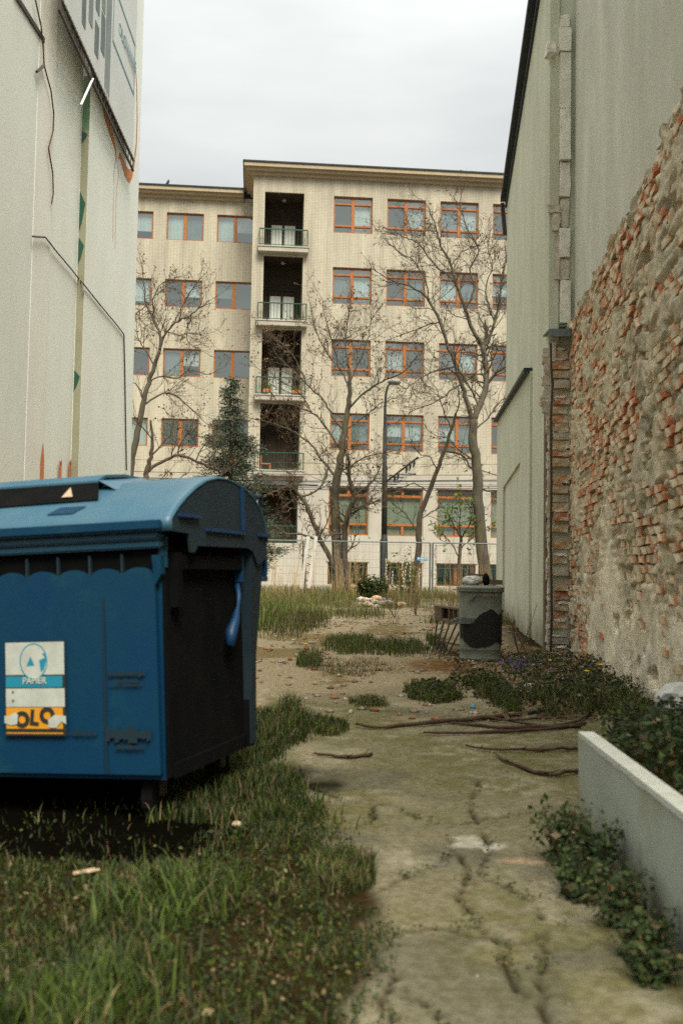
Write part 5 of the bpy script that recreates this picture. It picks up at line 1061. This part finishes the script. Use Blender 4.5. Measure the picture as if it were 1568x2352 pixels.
# undergrowth by the wall and ivy behind the planter
DK = np.array([[.03, .05, .015], [.045, .07, .018], [.022, .038, .012], [.06, .085, .02]])
UG = [weed(2.3, 10.6, .75, 2.2, 5000, .22, .035, .3, DK), weed(2.0, 8.6, .9, 1.4, 6000, .20, .035, .25, DK), weed(1.3, 9.4, .35, .5, 2500, .16, .03, .1), weed(*[(patchpx(930, 1575, 1065, 1620))[i] for i in range(4)], 2500, .14, .03, .1), weed(*patchpx(1105, 1570, 1190, 1638), 2500, .18, .025, .1)]
stuffmesh('undergrowth', UG, M['grass'], kind='stuff', label='dark leafy undergrowth at the foot of the brick wall', cat='plants')
xy = pick(30000, 1.04, 2.7, 1.2, 7.2, lambda x, y: np.clip(.35+1.6*(fbm(x*3, y*3, 231)-.35), 0, 1)*sst(7.6, 5.6, y)*sst(1.0, 1.05, x-.33*np.clip(y-4.25, 0, 4))); p = np.stack([xy[:, 0], xy[:, 1], gheight(xy[:, 0], xy[:, 1])+.13*rng.random(len(xy))*fbm(xy[:, 0]*4, xy[:, 1]*4, 233)*2], -1)
stuffmesh('ivy', [leaves(p, .032, cols(len(p), .06, DK))], M['grass'], kind='stuff', label='dark ivy covering the raised bed behind the pale slab', cat='ivy')
def bushy(name, label, cat, spots, n, size, dry, pal, stem='stick', group=None):
    c0 = spots[0]; root = empty(name, (c0[0], c0[1], float(gheight(c0[0], c0[1]))), 0, label=label, cat=cat, group=group); off = -np.array(root.location)
    ch_ = []; sm_ = MB()
    for (cx, cy, r, h) in spots:
        gz = float(gheight(cx, cy)); k = max(10, int(n*.02))
        for _ in range(k):
            a = random.uniform(0, 6.28); e = Vector((cx+math.cos(a)*r*random.random(), cy+math.sin(a)*r*random.random(), gz+h*random.uniform(.6, 1.1))); b = Vector((cx+random.gauss(0, r*.2), cy+random.gauss(0, r*.2), gz-.01)); m__ = b.lerp(e, .5)+rv(r*.08)
            sm_.tube([b+Vector(off), m__+Vector(off), e+Vector(off)], [.004, .003, .001], 3, False); t_n = max(4, n//k)
            t = rng.random(t_n)**.7; bb = np.array(b); ee = np.array(e); p = bb+(ee-bb)*t[:, None]+rng.normal(0, r*.17, (t_n, 3)); p[:, 2] = np.maximum(p[:, 2], gz+.003); v, tt, cc_ = leaves(p+off, size*(.6+1.0*rng.random(t_n)), cols(t_n, dry, pal)); ch_.append((v, tt, cc_))
    V = []; T = []; C_ = []; o = 0
    for v, t, c in ch_: V.append(v); T.append(t+o); C_.append(c); o += len(v)
    link('foliage', npmesh('foliage', np.concatenate(V), np.concatenate(T), np.concatenate(C_)), root, m=M['grass']); sm_.build('stems', M[stem], root); return root
bushy('weed_bush', 'dark leafy weed growing against the far end of the pale slab', 'plant', [(.84, 3.75, .13, .20), (.88, 3.5, .13, .22), (.80, 3.35, .12, .12)], 850, .02, .08, DK*1.2)
bushy('weed_bush', 'dark trailing weed along the foot of the pale slab', 'plant', [(.86, 3.1, .12, .16), (.86, 2.85, .10, .12), (.84, 2.68, .08, .09)], 850, .018, .1, DK*1.2)
bx = G(850, 1352); 
bushy('bush', 'low dense green shrub on the rubble heap before the fence', 'plant', [(P(838, 1360, 30).x, 30, .45, .75), (P(862, 1360, 30.5).x, 30.3, .4, .7)], 1600, .07, .1, GREENS*1.1)
bushy('young_shrub', 'thin leafy shoots in front of the second basement window', 'plant', [(P(925, 1380, 32.5).x, 32.5, .45, 1.6), (P(945, 1380, 32.5).x, 32.8, .3, 1.2)], 500, .07, .15, np.array([[.14, .17, .04], [.12, .13, .04]]))
# dry stalks by the fence
random.seed(21); dsk = MB(); cat_ = MB()
for _ in range(110):
    u = random.choice([random.uniform(590, 720), random.uniform(755, 830), random.uniform(880, 1060), random.uniform(1040, 1150)]); y = random.uniform(29, 33.5); b = P(u, 1385, y); b.z = .1; h = random.uniform(.7, 1.9); e = b+Vector((random.gauss(0, .12), 0, h)); m__ = b.lerp(e, .5)+Vector((random.gauss(0, .05), 0, 0)); dsk.tube([b, m__, e], [.010, .008, .004], 3, False)
    if 880 < u < 1010 and random.random() < .4:
        for t in np.arange(.4, 1, .07): q = b.lerp(e, t)+rv(.012); cat_.tube([q, q+Vector((0, 0, .05)), q+Vector((.0, 0, .07))], [.018, .022, .005], 5)
    elif random.random() < .6:
        for t in np.arange(.5, 1, .1): q = b.lerp(e, t); dsk.tube([q, q+Vector((random.gauss(0, .1), 0, .1))], [.005, .003], 3, False)
dsk.build('dry_stalks', M['stickcut'], None, label='thin dry weed stalks standing along the mesh fence', cat='plants', kind='stuff')
cat_.build('catkins', M['bag'], None, label='pale willow catkins on shoots right of the lamp post', cat='plants', kind='stuff')
# thin bare shoots growing in the sandy yard
for i, (u, v) in enumerate(((905, 1420), (955, 1415), (1190, 1500))):
    b = G(u, v); r_ = MB(); 
    for _ in range(7 if i < 2 else 3):
        e = Vector((random.gauss(0, .18), random.gauss(0, .1), random.uniform(.3, .75))); r_.tube([(0, 0, 0), tuple(e*.5+rv(.03)), tuple(e)], [.007, .005, .002], 4, False)
        for t in (.5, .7, .85): q = e*t; r_.tube([tuple(q), tuple(q+Vector((random.gauss(0, .06), 0, .08)))], [.004, .002], 3, False)
    r_.build('bare_shoots', M['oldwood'], None, loc=b, label=['spray of thin bare shoots in the sandy yard, left one', 'spray of thin bare shoots in the sandy yard nearer the crate', 'thin stems by the foot of the metal bin'][i], cat='plant')
# rubble heap
rh = empty('rubble_heap', (P(865, 1385, 29).x, 29, 0), 0, label='heap of broken pale concrete and bricks before the lamp post', cat='rubble')
for i in range(46):
    r = random.uniform(.06, .2); blob('rubble_stone', (random.gauss(0, .55), random.uniform(-1.2, .8), random.uniform(.02, .35)*math.exp(-abs(random.gauss(0, .5)))), (r, r*.8, r*.5), M[['stone_', 'stone_', 'chip', 'brick'][i % 4]], parent=rh, seed=i, sub=1, amp=.35)
for i, (u, v, r, mm, lb_) in enumerate(((722, 1669, .035, 'bag', 'white stone in the grass beside the blue container'), (1215, 1580, .05, 'chipW', 'pale plaster lump among the undergrowth'), (1085, 1626, .025, 'signblue', 'tiny bright blue scrap on the sand'), (1180, 1975, .0, 'litter', ''), (545, 1897, .022, 'litter', 'tan pebble in the grass under the container'), (1305, 1815, .0, 'litter', ''))):
    if r: p = G(u, v); p.z += r*.3; blob('pale_stone' if mm != 'signblue' else 'plastic_scrap', p, (r, r*.8, r*.6), M[mm], lb_, 'stone' if mm != 'signblue' else 'scrap', seed=i+50, sub=2)
p = P(1556, 1612, 5.6); blob('plastic_bag', p, (.13, .12, .11), M['bag'], 'round white plastic bag in the ivy at the right edge', 'bag', seed=81)
p = G(195, 2020); q = MB(); q.bar((-.04, 0, .02), (.03, .02, .03), .03, .003); q.bar((.01, -.02, .03), (.05, .0, .035), .015, .003); q.build('torn_paper', M['litter'], None, loc=p, label='torn pale wrapper in the grass below the container', cat='litter')
# sticks
SK = [([(815,1665),(860,1669),(930,1664),(1000,1660),(1100,1650),(1180,1641),(1260,1630),(1350,1617)], .013, 'longest thick stick crossing the path towards the wall'),
 ([(1000,1655),(1080,1662),(1150,1669),(1230,1666),(1335,1668)], .010, 'stick lying second in the bundle, crossing the longest one'),
 ([(972,1684),(1080,1682),(1180,1677),(1260,1672),(1345,1660)], .011, 'lower stick of the bundle with a pale left tip'),
 ([(1105,1645),(1200,1660),(1290,1664),(1362,1640)], .009, 'curved stick at the right of the bundle'),
 ([(1072,1710),(1130,1720),(1220,1722),(1290,1720),(1330,1717)], .009, 'straight thin stick ending at the pale slab'),
 ([(1132,1729),(1180,1752),(1230,1771),(1280,1778),(1326,1764)], .009, 'bowed thin stick ending at the pale slab'),
 ([(722,1726),(760,1732),(810,1735),(856,1727)], .009, 'short lone stick on the left side of the path'),
 ([(1120,1655),(1180,1652),(1250,1648),(1330,1645)], .007, 'thin stick on top of the bundle'),
 ([(1055,1525),(1036,1548)], .012, 'short dark stick on the sand before the metal bin')]
for pts, r, lb_ in SK:
    ps = []
    for i, (u, v) in enumerate(pts): q = G(u, v, .02); q = Vector((q.x, q.y, float(gheight(q.x, q.y))+r*1.1+.006*random.random())); ps.append(q)
    r *= 1.3; ps = smooth_pts(ps, 3); b0 = ps[0].copy(); n_ = len(ps); m_ = MB(); ps = [p+Vector((random.gauss(0, .006), random.gauss(0, .012), abs(random.gauss(0, .004)))) for p in ps]; b0 = ps[0].copy(); m_.tube([p-b0 for p in ps], [r*(.5+.45*min(1, i/(n_*.5)))*(1+random.uniform(-.2, .2)) for i in range(n_)], 7)
    for _ in range(n_//4):
        i = random.randrange(2, n_-1); q = ps[i]-b0; dd = (ps[i]-ps[i-1]).normalized()+Vector((random.uniform(-.5, .5), random.uniform(-.8, .8), .15)); L__ = random.uniform(.03, .16); m_.tube([q, q+dd*L__*.6, q+dd*L__+Vector((0, 0, .01))], [r*.4, r*.28, r*.15], 5)
    sto = m_.build('stick', M['stick'], None, loc=b0, label=lb_, cat='stick', group='sticks lying across the path', smooth=True)
    c_ = MB(); d_ = (ps[1]-ps[0]).normalized(); c_.tube([-d_*.012, d_*.0+Vector((0, 0, 0))], [r*.5, r*.66], 7); c_.build('cut_end', M['stickcut'], sto)
a = P(1176, 1432, 12.6); b = P(1212, 1515, 12.0); m_ = MB(); m_.tube([Vector(), (a-b)*.5+Vector((.01, 0, 0)), a-b], [.014, .013, .011], 6); m_.build('leaning_stick', M['rust'], None, loc=b, label='rusty brown rod leaning against the right wall beside the bin', cat='rod')
# dandelions and violets
for i, (u, v) in enumerate(((806, 1462), (700, 1508), (1345, 1585), (1378, 1576), (1260, 1552), (690, 1385))):
    p = G(u, v); z = float(gheight(p.x, p.y)); m_ = MB(); m_.tube([(0, 0, 0), (.005, 0, .1)], .003, 4); h_ = MB(); h_.tube([(.005, 0, .1), (.005, 0, .112), (.005, 0, .118)], [.008, .026, .012], 10); o = m_.build('dandelion', M['grass'], None, loc=(p.x, p.y, z+.04), label=['yellow dandelion at the top of the middle grass patch', 'yellow dandelion at the left edge of the mossy patch', 'yellow dandelion by the brick wall, left one', 'yellow dandelion by the brick wall, right one', 'yellow dandelion below the broken wall end', 'yellow dandelion in the tall back grass'][i], cat='flower', group='dandelions'); h_.build('flower_head', M['flower'], o)
vi = MB()
for _ in range(46):
    p = G(random.gauss(1190, 22), random.gauss(1532, 8)); z = float(gheight(p.x, p.y))+.05
    for k in range(4): a_ = rv(.014); b_ = rv(.014); q = Vector((p.x, p.y, z)); vi.quad(q, q+a_, q+a_+b_, q+b_)
vi.build('violets', M['violet'], None, kind='stuff', label='small violet flowers on the ground right of the metal bin', cat='flowers')
print('objects', len(bpy.data.objects), 'tris', sum(len(o.data.polygons) for o in bpy.data.objects if o.type == 'MESH'))
